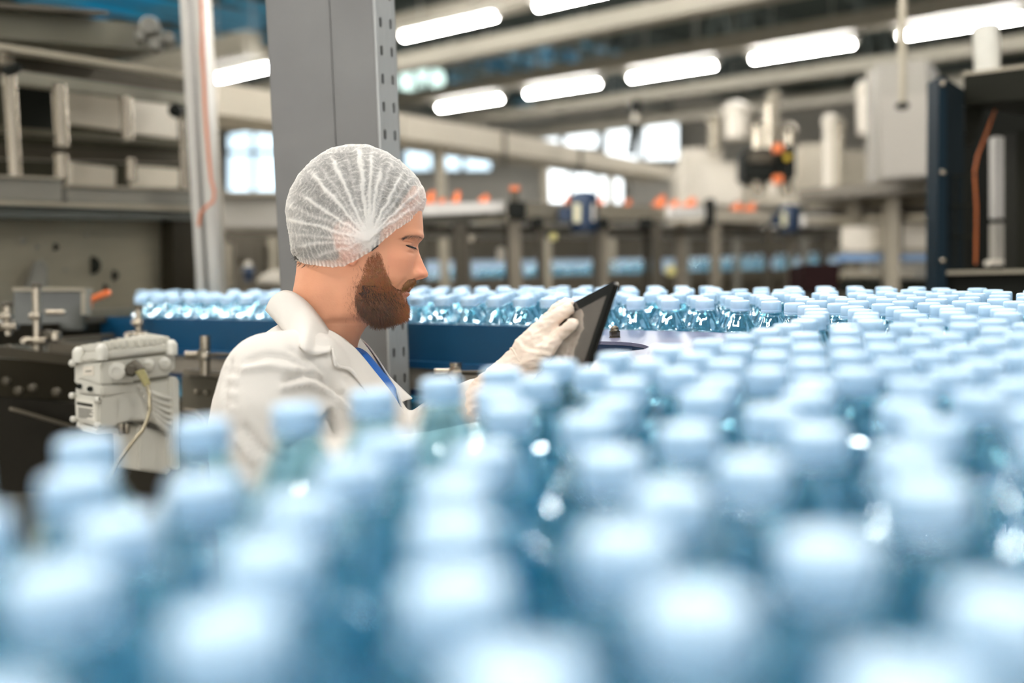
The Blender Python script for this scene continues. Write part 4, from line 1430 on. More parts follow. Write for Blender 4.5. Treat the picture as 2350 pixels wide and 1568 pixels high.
# roof trusses and skylights
m_truss = mat('truss_paint', srgb(92, 100, 96), 0.7, 0.1, 0.1, 2)
for k in range(7):
    base = Vector((-9.5 + k*2.6, 17.5 + 1.2*((k*37) % 5)/5, 0))
    t = empty('roof_truss', (base.x, base.y, CEIL_Z - 1.0), 'dark lattice roof truss behind the ceiling beams', 'truss', 'roof trusses')
    p = Vector((base.x, base.y, CEIL_Z - 1.0)); q = p + LN*9
    MB().bar(p, q, 0.10, 0.10).build('lower_chord', m_truss, t)
    MB().bar(p + Vector((0,0,.95)), q + Vector((0,0,.95)), 0.10, 0.10).build('upper_chord', m_truss, t)
    for j in range(9):
        a_ = p + LN*j; b_ = p + LN*(j + .5) + Vector((0,0,.95)); c_ = p + LN*(j + 1)
        MB().bar(a_, b_, 0.06, 0.06).build('web', m_truss, t); MB().bar(b_, c_, 0.06, 0.06).build('web', m_truss, t)
m_sky = mat('skylight_teal', srgb(40, 110, 130), 0.3, 0, 0.5, 0.9, emit=srgb(30, 120, 150), estr=0.2)
m_frame = mat('window_frame', srgb(110, 112, 108), 0.5, 0.2, 0.1, 3)
wn = 1
def skylight(px, py, w_, l_):
    global wn
    c = G(px, py, CEIL_Z - 0.04)
    o = MB().box(c, (l_, w_, 0.04), (LD, LN, Vector((0,0,1)))).build('window_%d' % wn, m_sky, kind='structure'); wn += 1
    for s_ in (-.5, -.17, .17, .5):
        MB().box(c + LD*(l_*s_) + Vector((0,0,-.03)), (0.10, w_ + .1, 0.06), (LD, LN, Vector((0,0,1)))).build('glazing_bar', m_frame, o)
for px, py, w_, l_ in ((1060, 160, 2.2, 3.2), (1215, 135, 1.8, 2.6), (1330, 120, 1.4, 1.6), (310, 25, 2.0, 3.0), (210, 5, 1.6, 2.6), (400, 75, 1.8, 1.6), (560, 35, 1.8, 2.2), (610, 100, 1.5, 1.5), (1150, 262, 3.0, 5.0)):
    skylight(px, py, w_, l_)
m_day = mat('daylight_glass', (0.9, 0.95, 1), 0.2, 0, 0, 3, emit=(0.66, 0.86, 1.0), estr=0.75)
m_dayb = mat('bright_daylight_glass', (1, 1, 1), 0.2, 0, 0, 3, emit=(0.88, 0.96, 1.0), estr=1.0)
m_dayg = mat('green_daylight_glass', (0.8, 0.9, 0.85), 0.2, 0, 0, 3, emit=(0.62, 0.85, 0.78), estr=0.8)
def window(x0, y0, x1, y1, D, nx, ny, m):
    global wn
    o = MB().pslab(rect(x0, y0, x1, y1), D + 0.12, 0.04).build('window_%d' % wn, m_frame, kind='structure'); wn += 1
    g = 0.09*(x1-x0)/nx
    for i in range(nx):
        for j in range(ny):
            xa = x0 + (x1-x0)*i/nx + g; xb = x0 + (x1-x0)*(i+1)/nx - g
            ya = y0 + (y1-y0)*j/ny + g; yb = y0 + (y1-y0)*(j+1)/ny - g
            MB().pslab(rect(xa, ya, xb, yb), D + 0.08, 0.02).build('pane', m, o)
window(520, 255, 642, 445, 28.8, 2, 2, m_day)
window(925, 335, 1130, 395, 28.8, 3, 1, m_day)
window(1245, 372, 1432, 470, 28.8, 3, 1, m_dayb)
window(1385, 268, 1562, 372, 28.6, 2, 1, m_dayb)
window(1110, 300, 1380, 345, 28.6, 3, 1, m_dayb)
window(915, 140, 1022, 212, 22.0, 3, 1, m_dayg)

# overhead beige conveyor duct running away to the right
dch = lambda x: 1/np.interp(x, [500, 1560], [1/4.8, 1/9.5])
t = empty('overhead_duct', P(1094, 600, 6), 'beige overhead conveyor duct running away behind the hairnet', 'duct')
def duct_seg(x0, x1, nm='duct_section'):
    yt = lambda x: np.interp(x, [500, 930, 1094, 1500, 1560], [188, 262, 288, 376, 388]); yb = lambda x: np.interp(x, [500, 930, 1094, 1500, 1560], [262, 318, 343, 402, 412])
    MB().slab([P(x0, yt(x0), dch(x0)), P(x1, yt(x1), dch(x1)), P(x1, yb(x1), dch(x1)), P(x0, yb(x0), dch(x0))], 0.35).build(nm, BEIGE, t)
for xa, xb in ((500, 640), (642, 925), (928, 1155), (1162, 1330), (1335, 1558)): duct_seg(xa, xb)
for x in (1158, 1332):
    MB().pslab(rect(x - 5, np.interp(x, [1094, 1500], [284, 372]), x + 5, np.interp(x, [1094, 1500], [348, 406])), dch(x) - .02, 0.4).build('joint', STEELD, t)
for x, y in ((1400, 395), (1010, 330), (1250, 366)):
    p = P(x, y, dch(x) + .2); MB().bar((p.x, p.y, 0), (p.x, p.y, p.z), .06, .06).build('support_post', STEEL, t)

# ------------------------------------------------------------------ distant conveyor with legs and motors
bc = lambda x: 1/np.interp(x, [940, 1950], [1/3.9, 1/7.4])
yt_ = lambda x: np.interp(x, [940, 1165, 1400, 1620, 1950], [468, 462, 470, 478, 496])
yb_ = lambda x: np.interp(x, [940, 1165, 1400, 1620, 1950], [512, 502, 504, 506, 520])
WARMD = mat('leg_steel', srgb(124, 115, 100), .45, .3, .15, 4)
t = empty('raised_conveyor', P(1400, 900, 5.2), 'raised steel conveyor on many legs behind the tablet', 'conveyor')
def cseg(x0, x1, m, nm, y0=None, y1=None, th=0.3, dd=0.0):
    f0 = y0 or yt_; f1 = y1 or yb_
    MB().slab([P(x0, f0(x0), bc(x0) + dd), P(x1, f0(x1), bc(x1) + dd), P(x1, f1(x1), bc(x1) + dd), P(x0, f1(x0), bc(x0) + dd)], th).build(nm, m, t)
m_ctop = mat('conveyor_pale', srgb(238, 234, 228), 0.45, 0.1, 0.05, 5)
cseg(940, 1160, m_ctop, 'side_plate', None, lambda x: yb_(x) - 16)
cseg(940, 1160, STEELG, 'lower_plate', lambda x: yb_(x) - 16, None, .28, .03)
cseg(1205, 1530, STEEL, 'side_plate')
cseg(1538, 1618, m_ctop, 'side_plate', lambda x: 474, lambda x: 499, .3, -.05)
cseg(1640, 1800, BEIGE, 'side_plate')
cseg(1845, 1932, m_ctop, 'side_plate', lambda x: 494, lambda x: 518, .3, -.05)
cseg(940, 1950, STEELD, 'drip_tray', lambda x: yb_(x) + 6, lambda x: yb_(x) + 20, .4, .15)
for x in (962, 1055, 1068, 1170, 1180, 1238, 1366, 1384, 1482, 1505, 1560, 1640, 1762, 1812, 1890, 1935):
    D = bc(x) + (0.05 if (x*7) % 3 else 0.35)
    p = P(x, yb_(x) + 4, D)
    wdt = (0.036 if (x*13) % 5 else 0.055)
    MB().bar((p.x, p.y, 0), p, wdt, wdt).build('leg', STEELD if (x*11) % 4 else WARMD, t)
for x0, y0, x1, y1 in ((1163, 462, 1208, 500), (1218, 498, 1248, 520), (1372, 500, 1398, 524), (1470, 500, 1498, 522), (1622, 455, 1642, 520)):
    MB().pslab(rect(x0, y0, x1, y1), bc((x0+x1)/2) - .12, .1).build('drive_box', BLACK, t, bevel=.008)
MB().pslab(rect(1172, 430, 1190, 462), bc(1180) - .1, .04).build('sensor', STEELD, t)
MB().pslab(rect(1170, 428, 1192, 437), bc(1180) - .11, .04).build('sensor_tip', ORANGE, t)
def blue_motor(x0, y0, x1, y1, D, lab):
    r = empty('blue_motor', P((x0+x1)/2, y1, D), lab, 'motor')
    c = P((x0+x1)/2, (y0+y1)/2, D); h = (y1-y0)*D/FPX; wd = (x1-x0)*D/FPX/2
    MB().lathe(c - CU*h/2, CU, [(wd*.8, 0), (wd*.95, h*.06), (wd, h*.16), (wd, h*.84), (wd*.95, h*.93), (wd*.7, h)], 24).build('casing', BLUEM, r, smooth=True)
    MB().pslab(rect(x0 + (x1-x0)*.12, y0 + (y1-y0)*.27, x0 + (x1-x0)*.36, y0 + (y1-y0)*.74), D - wd*.98, .012).build('rating_plate', mat('cream_plate', srgb(214, 208, 176), .5, 0, .05, 8), r)
    MB().pslab(rect(x0 + (x1-x0)*.66, y0 + (y1-y0)*.27, x0 + (x1-x0)*.88, y0 + (y1-y0)*.70), D - wd*.86, .012).build('label_plate', OFFW, r)
    MB().pslab(rect(x0 - (x1-x0)*.42, y0 + (y1-y0)*.35, x0 + 4, y0 + (y1-y0)*.72), D, .08).build('gearbox', BLUEM, r, bevel=.006)
    for k in range(5):
        z = y0 + (y1-y0)*(.12 + .02*k)
        MB().lathe(P((x0+x1)/2, y1 - (y1-y0)*(.04 + .028*k), D), CU, [(wd*1.03, 0), (wd*1.03, h*.012)], 24).build('cooling_fin', BLUEM, r, smooth=True)
blue_motor(1309, 442, 1372, 535, bc(1340) - .22, 'dark blue motor with cream plate on raised conveyor above the tablet')
blue_motor(1788, 470, 1836, 536, bc(1810) - .2, 'smaller blue motor on raised conveyor near the black machine')
# orange guide clips along the top
for i, (x, y, hgt, wd) in enumerate(((985, 462, 26, 20), (1012, 466, 14, 14), (1045, 464, 28, 18), (1110, 458, 12, 20), (1300, 462, 16, 12), (1378, 462, 14, 12), (1440, 470, 14, 14), (1512, 470, 22, 26), (1545, 474, 16, 20), (1580, 474, 20, 30), (1690, 476, 12, 20), (1720, 478, 12, 24))):
    D = bc(x) + .1
    r = empty('guide_clip', P(x, y, D), 'orange plastic guide clip number %s along the raised conveyor from the hairnet' % ['one', 'two', 'three', 'four', 'five', 'six', 'seven', 'eight', 'nine', 'ten', 'eleven', 'twelve'][i], 'clip', 'orange guide clips')
    MB().slab([P(x - wd/2, y, D), P(x + wd/2, y, D), P(x + wd*.62, y - hgt, D), P(x + wd*.1, y - hgt*.9, D)], .03).build('lever', ORANGE, r, bevel=.004)
    MB().pslab(rect(x - wd*.5, y - 3, x + wd*.5, y + 8), D + .005, .04).build('foot', ORANGE, r)
# lower line of bottles beyond the legs
bb = lambda x: 1/np.interp(x, [960, 1960], [1/7.2, 1/9.6])
groups = [(985, 1045), (1070, 1165), (1188, 1230), (1250, 1360), (1398, 1478), (1580, 1640), (1655, 1690), (1702, 1752), (1778, 1800), (1840, 1880)]
far_n = 0; far_pts = []
FAR_CAP_Z = P(1400, 600, bb(1400)).z
for gx0, gx1 in groups:
    x = gx0
    while x < gx1:
        D = bb(x)
        q = P(x + 8, 600, D)
        zz = FAR_CAP_Z
        for rowk in range(3):
            far_pts.append((q.x + .05*rowk + .03*(rowk % 2), q.y + .066*rowk, zz - BOT_H))
            far_n += 1
        x += 0.066*FPX/D*1.05
def low_lathe(prof, n):
    mb = MB(); mb.lathe((0, 0, 0), (0, 0, 1), prof, n); return mb
lb = low_lathe([(.026, 0), (.029, .006), (.029, .14), (.026, .155), (.014, .183), (.013, .19)], 14)
lc = low_lathe([(.015, .189), (.015, .203), (.0135, .205)], 14)
fb = MB(); nb_faces = 0
for mbx_ in (lb, lc):
    for p in far_pts: fb.add([(v[0] + p[0], v[1] + p[1], v[2] + p[2]) for v in mbx_.v], mbx_.f)
    if mbx_ is lb: nb_faces = len(fb.f)
fme = fb.mesh('distant_bottles', True)
fme.materials.append(PET); fme.materials.append(CAPM)
fme.polygons.foreach_set('material_index', [0 if i < nb_faces else 1 for i in range(len(fme.polygons))])
link('distant_bottles', fme, None, None, label='mass of tiny blurred pale bottles on the distant line behind the conveyor legs', cat='bottles', kind='stuff')
print('far bottles', far_n)
t2 = empty('distant_bottle_line', P(1400, 900, 8.2), 'low steel bottle line seen between the conveyor legs', 'conveyor')
za = P(940, 640, bb(940)); zb = P(1960, 612, bb(1960))
MB().slab([P(940, 642, bb(940) - .12), P(1960, 612, bb(1960) - .12), P(1960, 690, bb(1960) - .12), P(940, 730, bb(940) - .12)], .02).build('front_plate', mat('warm_dark_steel', srgb(92, 85, 73), .5, .3, .15, 4), t2)
pa, pb = P(940, 600, bb(940)), P(1960, 600, bb(1960)); zl = FAR_CAP_Z - BOT_H
MB().bar((pa.x, pa.y + .05, zl - .0305), (pb.x, pb.y + .05, zl - .0305), .40, .06).build('deck', STEELD, t2)
MB().slab([P(940, 520, bb(940) + .9), P(1960, 520, bb(1960) + .9), P(1960, 600, bb(1960) + .9), P(940, 612, bb(940) + .9)], .03).build('rear_guard', mat('guard_panel', srgb(78, 72, 61), .5, .2, .25, 3), t2)
MB().slab([P(940, 600, bb(940) + .8), P(1960, 590, bb(1960) + .8), P(1960, 640, bb(1960) + .8), P(940, 680, bb(940) + .8)], .03).build('added_backing', mat('pale_backing', srgb(176, 198, 222), .5, 0, .06, 3), t2)  # pale backing added so the clear bottles before it look brighter
# yellow-green hand wheels and small fittings between the legs
for i, (x, y, r_) in enumerate(((1265, 545, 9), (1535, 622, 12), (1915, 645, 12))):
    D = bc(x) - .05
    MB().lathe(P(x, y, D), -CF + CR*.4, [(r_*D/FPX*.4, 0), (r_*D/FPX, .012), (r_*D/FPX, .026), (r_*D/FPX*.3, .034)], 16).build('hand_knob', mat('pale_yellow_plastic', srgb(206, 196, 130), .5, 0, .1, 8), smooth=True, label=['pale yellow knob under the first blue motor', 'pale yellow knob right of the tablet top', 'pale yellow knob beside the dark red bin'][i], cat='knob')
MB().pslab(rect(1140, 565, 1160, 600), 4.5, .05).build('white_canister', OFFW, bevel=.01, label='small white canister between legs left of the tablet', cat='canister')
MB().lathe(P(1082, 548, 4.2), -CF, [(.012, 0), (.016, .006), (.012, .02)], 16).build('chrome_knob', CHROME, smooth=True, label='small chrome knob between the conveyor legs nearest the face', cat='knob')
MB().slab([P(1845, 605, 5.0), P(1930, 605, 5.0), P(1925, 672, 5.0), P(1848, 672, 5.0)], .3).build('dark_bin', mat('dark_maroon', srgb(30, 12, 12), .7, 0, .2, 3), bevel=.01, label='very dark maroon bin under the raised conveyor', cat='bin')

# ------------------------------------------------------------------ machines in the middle distance
t = empty('capping_machine', P(1700, 900, 7.2), 'blurred steel capping machine with pipes in the middle distance', 'machine')
for x0, y0, x1, y1, D, th, m in ((1560, 372, 1705, 470, 8.0, .5, OFFW), (1575, 340, 1660, 372, 8.0, .4, OFFW), (1700, 415, 1840, 470, 8.2, .5, BEIGE), (1838, 330, 1900, 455, 8.4, .5, BEIGE), (1900, 345, 2015, 450, 8.4, .5, STEEL)):
    MB().pslab(rect(x0, y0, x1, y1), D, th).build('cabinet', m, t, bevel=.01)
for x, y0, y1, r_, D, m in ((1570, 370, 470, .03, 7.8, OFFW), (1775, 236, 340, .045, 7.6, STEEL), (1690, 262, 320, .09, 7.6, OFFW), (1905, 290, 440, .05, 7.4, OFFW), (1925, 300, 455, .04, 7.3, STEEL), (1740, 300, 345, .05, 7.5, CHROME), (1640, 285, 350, .05, 7.8, STEEL), (1810, 310, 345, .05, 7.6, CHROME), (1985, 215, 310, .055, 7.3, OFFW)):
    MB().cyl(P(x, y1, D), P(x, y0, D), r_, n=16).build('pipe', m, t, smooth=True)
    MB().lathe(P(x, y0, D), CU, [(r_, 0), (r_*1.25, .01), (r_*1.2, .05), (r_*.7, .09), (r_*.1, .10)], 16).build('pipe_cap', m, t, smooth=True)
t = empty('inspection_head', P(1768, 450, 6.2), 'black inspection head with screen hanging above the conveyor', 'machine')
MB().pslab(rect(1708, 338, 1790, 415), 6.2, .22).build('housing', BLACK, t, bevel=.02)
MB().pslab(rect(1795, 332, 1828, 412), 6.1, .2).build('side_module', BLACK, t, bevel=.02)
MB().pslab(rect(1718, 348, 1778, 372), 6.18, .02).build('screen', STEELD, t)
MB().pslab(rect(1778, 330, 1796, 348), 6.05, .05).build('orange_button', ORANGE, t)
MB().pslab(rect(1778, 402, 1796, 420), 6.05, .05).build('orange_button', ORANGE, t)
MB().lathe(P(1806, 362, 6.08), -CF, [(.02, 0), (.02, .02), (.012, .026)], 16).build('yellow_button', mat('yellow_plastic', srgb(190, 160, 40), .5, 0, .1, 8), t, smooth=True)
for x in (1735, 1770, 1805): MB().cyl(P(x, 412, 6.25), P(x + 6, 448, 6.25), .03, n=12).build('nozzle', CHROME if x != 1770 else OFFW, t, smooth=True)
MB().cyl(P(1765, 240, 6.4), P(1765, 345, 6.4), .03, n=12).build('hanger_pipe', CHROME, t, smooth=True)
# black spot lamp on a pole
t = empty('pole_lamp', P(1450, 356, 7.5), 'black lamp head on slim black pole before the bright window', 'lamp')
MB().cyl(P(1448, 356, 7.5), P(1456, 282, 7.5), .036, n=12).build('pole', BLACK, t, smooth=True)
MB().cyl(P(1456, 282, 7.5), P(1460, 255, 7.5), .02, n=12).build('pole_neck', OFFW, t, smooth=True)
MB().pslab([(1450, 228), (1474, 226), (1470, 258), (1449, 256)], 7.45, .12).build('lamp_head', BLACK, t, bevel=.012)
# horizontal platform and pale grey cabinet
t = empty('service_platform', P(1990, 430, 5.6), 'grey steel service platform under the pale cabinet', 'platform')
dp = lambda x: 1/np.interp(x, [1830, 2150], [1/6.0, 1/4.9])
MB().slab([P(1830, 436, dp(1830)), P(2152, 405, dp(2152)), P(2152, 438, dp(2152)), P(1830, 458, dp(1830))], .9).build('deck', mat('platform_grey', srgb(112, 106, 96), .55, .2, .12, 3), t)
for i, (y0, y1) in enumerate(((462, 470), (478, 486), (494, 508))):
    MB().slab([P(1850, y0 + 6, 6.2), P(2150, y0 - 4, 5.3), P(2150, y1 - 4, 5.3), P(1850, y1 + 6, 6.2)], .3).build('under_rail', STEEL if i != 1 else STEELD, t)
for x in (1960, 2045): 
    p = P(x, 455, dp(x) + .3); MB().bar((p.x, p.y, 0), p, .07, .07).build('post', STEEL, t)
t = empty('control_cabinet', P(2085, 415, 5.0), 'tall pale grey control cabinet hanging beside black machine', 'cabinet')
mbx = MB(); mbx.slab([P(2016, 146, 4.85), P(2128, 138, 4.85), P(2128, 408, 4.85), P(2018, 416, 4.85)], .06)
mbx.build('body', mat('cabinet_grey', srgb(150, 145, 136), .5, 0, .03, 3), t, bevel=.008)
MB().slab([P(2020, 225, 4.84), P(2126, 217, 4.84), P(2126, 404, 4.84), P(2022, 411, 4.84)], .02, away=-CF).build('door', mat('cabinet_door', srgb(158, 152, 143), .5, 0, .03, 3), t, bevel=.004)
MB().slab([P(2130, 140, 4.86), P(2152, 165, 5.0), P(2152, 404, 5.0), P(2130, 408, 4.86)], .3).build('side_panel', mat('cabinet_side', srgb(138, 133, 124), .5, 0, .03, 3), t)
t = empty('drop_pipe', P(2071, 250, 4.4), 'thin grey pipe with black end hanging before the cabinet', 'pipe')
tp = P(2072, 0, 4.4); MB().cyl(P(2071, 236, 4.4), tp + Vector((0, 0, .8)), .017, n=14).build('tube', STEEL, t, smooth=True)
MB().lathe(P(2071, 252, 4.4), CU, [(.008, 0), (.028, .008), (.028, .024), (.012, .034)], 16).build('end_plug', BLACK, t, smooth=True)
t = empty('flexible_hose', P(2266, 172, 3.2), 'white ribbed flexible hose above the black machine', 'hose')
n_ = 22
pr = []
for k in range(n_*2 + 1):
    pr.append((.0405 if k % 2 else .036, k*.15/(n_*2)*1.05))
MB().lathe(P(2266, 172, 3.2), (P(2262, 62, 3.2) - P(2266, 172, 3.2)).normalized(), pr, 28).build('ribbed_tube', mat('hose_white', srgb(226, 224, 216), .35, 0, .05, 20), t, smooth=True)
# vertical strips and trays right below cabinet
t = empty('guard_fence', P(2050, 640, 5.2), 'low steel guard with pale panels left of the black machine', 'guard')
for x0, y0, x1, y1, m in ((1940, 520, 2000, 575, OFFW), (2000, 518, 2052, 570, BEIGE), (2072, 515, 2132, 568, OFFW), (2052, 510, 2072, 600, STEELD), (1930, 570, 2148, 582, STEEL), (1930, 584, 2148, 598, mat('guard_blue', srgb(112, 148, 190), .4, .1, .1, 4)), (1930, 622, 2100, 634, STEEL), (1935, 640, 2148, 672, DARK)):
    MB().pslab(rect(x0, y0, x1, y1), 5.6, .08).build('panel', m, t)

# ------------------------------------------------------------------ black machine on the right
t = empty('black_machine', P(2250, 700, 3.0), 'dark blue-black machine frame with glass door at the right edge', 'machine')
NAVY = mat('navy_frame', srgb(6, 26, 36), .5, .1, .15, 6)
BLK2 = mat('machine_black', srgb(16, 17, 12), .6, 0, .2, 4)
OLIVE = mat('machine_olive_grey', srgb(26, 26, 19), .7, .1, .15, 4)
MB().pslab([(2154, 176), (2172, 176), (2172, 690), (2150, 690)], 2.95, .08).build('corner_post', NAVY, t)
MB().pslab([(2172, 180), (2212, 205), (2214, 690), (2172, 690)], 2.99, .04).build('side_panel', mat('navy_panel', srgb(7, 18, 22), .5, .1, .2, 6), t)
MB().slab([P(2210, 172, 3.0), P(2370, 152, 2.8), P(2370, 228, 2.8), P(2210, 242, 3.0)], .3).build('header', OLIVE, t, bevel=.004)
MB().slab([P(2208, 166, 3.0), P(2370, 146, 2.8), P(2370, 153, 2.8), P(2208, 173, 3.0)], .34).build('header_trim', STEEL, t)
MB().pslab(rect(2205, 240, 2400, 690), 3.5, .05).build('inner_back', BLK2, t)
MB().pslab([(2214, 245), (2262, 245), (2235, 330), (2214, 300)], 3.05, .05).build('gusset', OLIVE, t)
MB().slab([P(2284, 312, 3.2), P(2332, 318, 3.2), P(2332, 500, 3.2), P(2284, 500, 3.2)], .04).build('grey_plate', mat('pale_plate', srgb(168, 164, 158), .5, .1, .05, 5), t)
for k in range(4):
    MB().pslab(rect(2284 + k*12, 512, 2293 + k*12, 600), 3.2, .04).build('rib', mat('rib_grey', srgb(150, 145, 136), .5, .1, .05, 5), t)
MB().pslab(rect(2276, 596, 2324, 608), 3.15, .05).build('pale_foot', OFFW, t)
MB().pslab(rect(2334, 300, 2365, 690), 3.0, .08).build('inner_post', OLIVE, t)
MB().slab([P(2160, 622, 2.96), P(2390, 618, 2.8), P(2390, 626, 2.8), P(2160, 630, 2.96)], .3).build('ledge', STEEL, t)
MB().slab([P(2165, 631, 2.98), P(2390, 627, 2.82), P(2390, 720, 2.82), P(2165, 720, 2.98)], .3).build('lower_panel', BLK2, t)
for x in (2192, 2214): MB().cyl(P(x, 402, 2.96), P(x, 610, 2.96), .003, n=8).build('grid_wire', OLIVE, t)
for y in (404, 474, 544): MB().cyl(P(2185, y, 2.96), P(2236, y - 3, 2.96), .003, n=8).build('grid_wire', OLIVE, t)
for y in (192, 396, 598): MB().lathe(P(2163, y, 2.945), -CF, [(.008, 0), (.008, .004), (.004, .007)], 12).build('bolt', CHROME, t, smooth=True)
tb_ = MB().tube([P(2286, 242, 3.05), P(2280, 262, 3.05), P(2262, 310, 3.05), P(2244, 355, 3.05), P(2236, 395, 3.05), P(2238, 430, 3.05), P(2241, 480, 3.05), P(2240, 545, 3.05), P(2239, 606, 3.05)], .0038, 10)
tb_.build('orange_cable', mat('orange_cable', srgb(168, 84, 22), .45, 0, .08, 20), smooth=True, label='orange cable hanging inside the black machine', cat='cable')

# ------------------------------------------------------------------ left machine
DL = lambda x: 1/np.interp(x, [-60, 460], [1/2.58, 1/3.35])
t = empty('packing_machine', P(200, 760, 3.0), 'large steel packing machine with perforated side panel at the left edge', 'machine')
def lslab(pp, m, nm, th=.03, dd=0.0, bev=0.0):
    return MB().slab([P(x, y, DL(x) + dd) for x, y in pp], th).build(nm, m, t, bevel=bev)
PANEL = mat('panel_brushed', srgb(128, 121, 104), .38, .3, .14, 5, .05, 200, (1, 1, 8))
side = lslab([(-40, 500), (442, 508), (446, 735), (-40, 735)], PANEL, 'side_panel', .05, .02)
for x, y, r_ in ((210, 609, .023), (260, 632, .013), (125, 567, .009), (240, 660, .009), (50, 553, .008), (197, 541, .005), (85, 566, .005), (150, 620, .004)):
    c = P(x, y, DL(x) + .02)
    MB().lathe(c, -CF, [(r_*1.15, -.004), (r_*1.15, .002), (r_, .0035)], 18).build('hole_plug', DARK if r_ > .0055 and x > 100 else STEELG, side, smooth=True)
lslab([(398, 500), (448, 504), (450, 735), (398, 735)], DST, 'shade_slab', .06, -.05)  # dark slab standing for the shade along the panel's right edge
# toothed plate
tp = []
for k in range(9):
    y = 600 + k*7.5; x = 86 - 2.6*k
    tp += [(x, y), (x - 5, y + 4)]
pts_ = [(98, 597)] + tp + [(60, 668), (110, 668), (110, 615)]
lslab(pts_, STEELG, 'toothed_plate', .012, -.03)
lslab([(-40, 468), (446, 485), (446, 505), (-40, 498)], mat('ledge_grey', srgb(80, 82, 76), .5, .2, .1, 4), 'ledge_face', .10, -.06)
lslab([(-40, 459), (446, 474), (446, 485), (-40, 469)], STEEL, 'ledge_trim', .12, -.08)
lslab([(-40, 404), (142, 412), (142, 462), (-40, 459)], STEELG, 'rail_block', .10, .0)
lslab([(155, 428), (438, 438), (438, 472), (155, 464)], STEELG, 'rail_block', .10, .02)
lslab([(-40, 400), (142, 407), (142, 412), (-40, 405)], STEEL, 'rail_trim', .12, -.01)
lslab([(155, 423), (438, 433), (438, 438), (155, 428)], STEEL, 'rail_trim', .12, .01)
# interior behind the openings
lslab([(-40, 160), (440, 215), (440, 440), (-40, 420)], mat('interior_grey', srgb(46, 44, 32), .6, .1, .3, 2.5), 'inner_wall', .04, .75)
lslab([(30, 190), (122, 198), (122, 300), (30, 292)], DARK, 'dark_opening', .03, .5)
lslab([(150, 200), (278, 215), (278, 300), (150, 282)], BEIGE, 'inner_panel', .03, .6)
lslab([(305, 222), (412, 240), (412, 318), (305, 305)], OFFW, 'inner_panel', .03, .65)
lslab([(165, 372), (265, 385), (265, 430), (165, 430)], BEIGE, 'inner_panel', .03, .6)
lslab([(310, 380), (412, 388), (412, 430), (310, 430)], BEIGE, 'inner_panel', .03, .6)
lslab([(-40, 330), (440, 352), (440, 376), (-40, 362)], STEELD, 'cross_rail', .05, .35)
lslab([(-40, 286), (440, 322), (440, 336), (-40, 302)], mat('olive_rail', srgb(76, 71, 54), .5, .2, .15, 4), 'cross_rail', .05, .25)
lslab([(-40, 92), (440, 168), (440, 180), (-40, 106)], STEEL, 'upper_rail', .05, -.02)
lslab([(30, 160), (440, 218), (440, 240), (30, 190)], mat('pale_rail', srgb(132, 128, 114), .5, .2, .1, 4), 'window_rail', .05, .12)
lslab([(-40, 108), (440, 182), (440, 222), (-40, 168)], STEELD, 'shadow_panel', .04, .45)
for x, y0, y1, r_ in ((12, 105, 150, .018), (22, 170, 405, .017), (135, 195, 335, .020), (140, 355, 410, .020), (288, 222, 320, .018), (300, 365, 415, .016), (415, 270, 440, .012)):
    D = DL(x) + .06
    MB().cyl(P(x + (y1-y0)*.06, y1, D), P(x, y0, D), r_, n=16).build('post', CHROME, t, smooth=True)
MB().slab([P(0, 150, 2.5), P(46, 142, 2.5), P(40, 160, 2.5), P(2, 172, 2.5)], .03).build('handle', BLACK, t, bevel=.006)
MB().lathe(P(408, 258, 3.2), -CF, [(.01, 0), (.022, .01), (.022, .03), (.01, .04)], 12).build('knob', BLACK, t, smooth=True)
lslab([(-60, 12), (372, 62), (372, 118), (-60, 82)], mat('duct_olive', srgb(80, 77, 62), .5, .15, .2, 3), 'top_duct', .35, .1)
lslab([(-60, 0), (250, 24), (250, 34), (-60, 12)], STEELD, 'duct_flange', .4, .05)
for x, y, r_ in ((345, 70, .030), (358, 112, .022), (388, 98, .020), (325, 92, .018)):
    MB().lathe(P(x, y, 3.15), -CF + CR*.3, [(r_*.6, 0), (r_, .012), (r_, .05), (r_*.8, .06)], 16).build('end_roller', STEELG, t, smooth=True)

# aluminium column with orange cable
t = empty('aluminium_column', P(462, 700, 2.9), 'slim grey aluminium profile column left of the pillar', 'column')
ALU = mat('aluminium_profile', srgb(168, 164, 156), .4, .3, .06, 8, .03, 100, (3, 3, .4))
def vcol(pxt, w_px, D, dep, m, nm):
    a = P(pxt, 330, D); wd = w_px*D/FPX
    MB().box((a.x, a.y + dep/2, (0 + CEIL_Z)/2), (wd, dep, CEIL_Z)).build(nm, m, t, bevel=.002)
vcol(441, 20, 2.92, .06, ALU, 'profile')
vcol(455, 9, 2.95, .05, BLACK, 'slot')
vcol(471, 24, 2.90, .06, ALU, 'profile')
vcol(488, 10, 2.96, .05, STEEL, 'edge_strip')
cab = [(462, -10), (465, 60), (464, 120), (468, 180), (470, 240), (474, 300), (479, 360), (484, 410), (492, 440), (490, 462), (472, 476), (460, 490), (456, 520)]
mbc = MB(); mbc.tube([P(x, y, 2.86) for x, y in cab], .0046, 10)
mbc.build('orange_cable', mat('orange_cable2', srgb(186, 108, 72), .5, 0, .10, 20), smooth=True, label='faded orange cable clipped down the aluminium column', cat='cable')
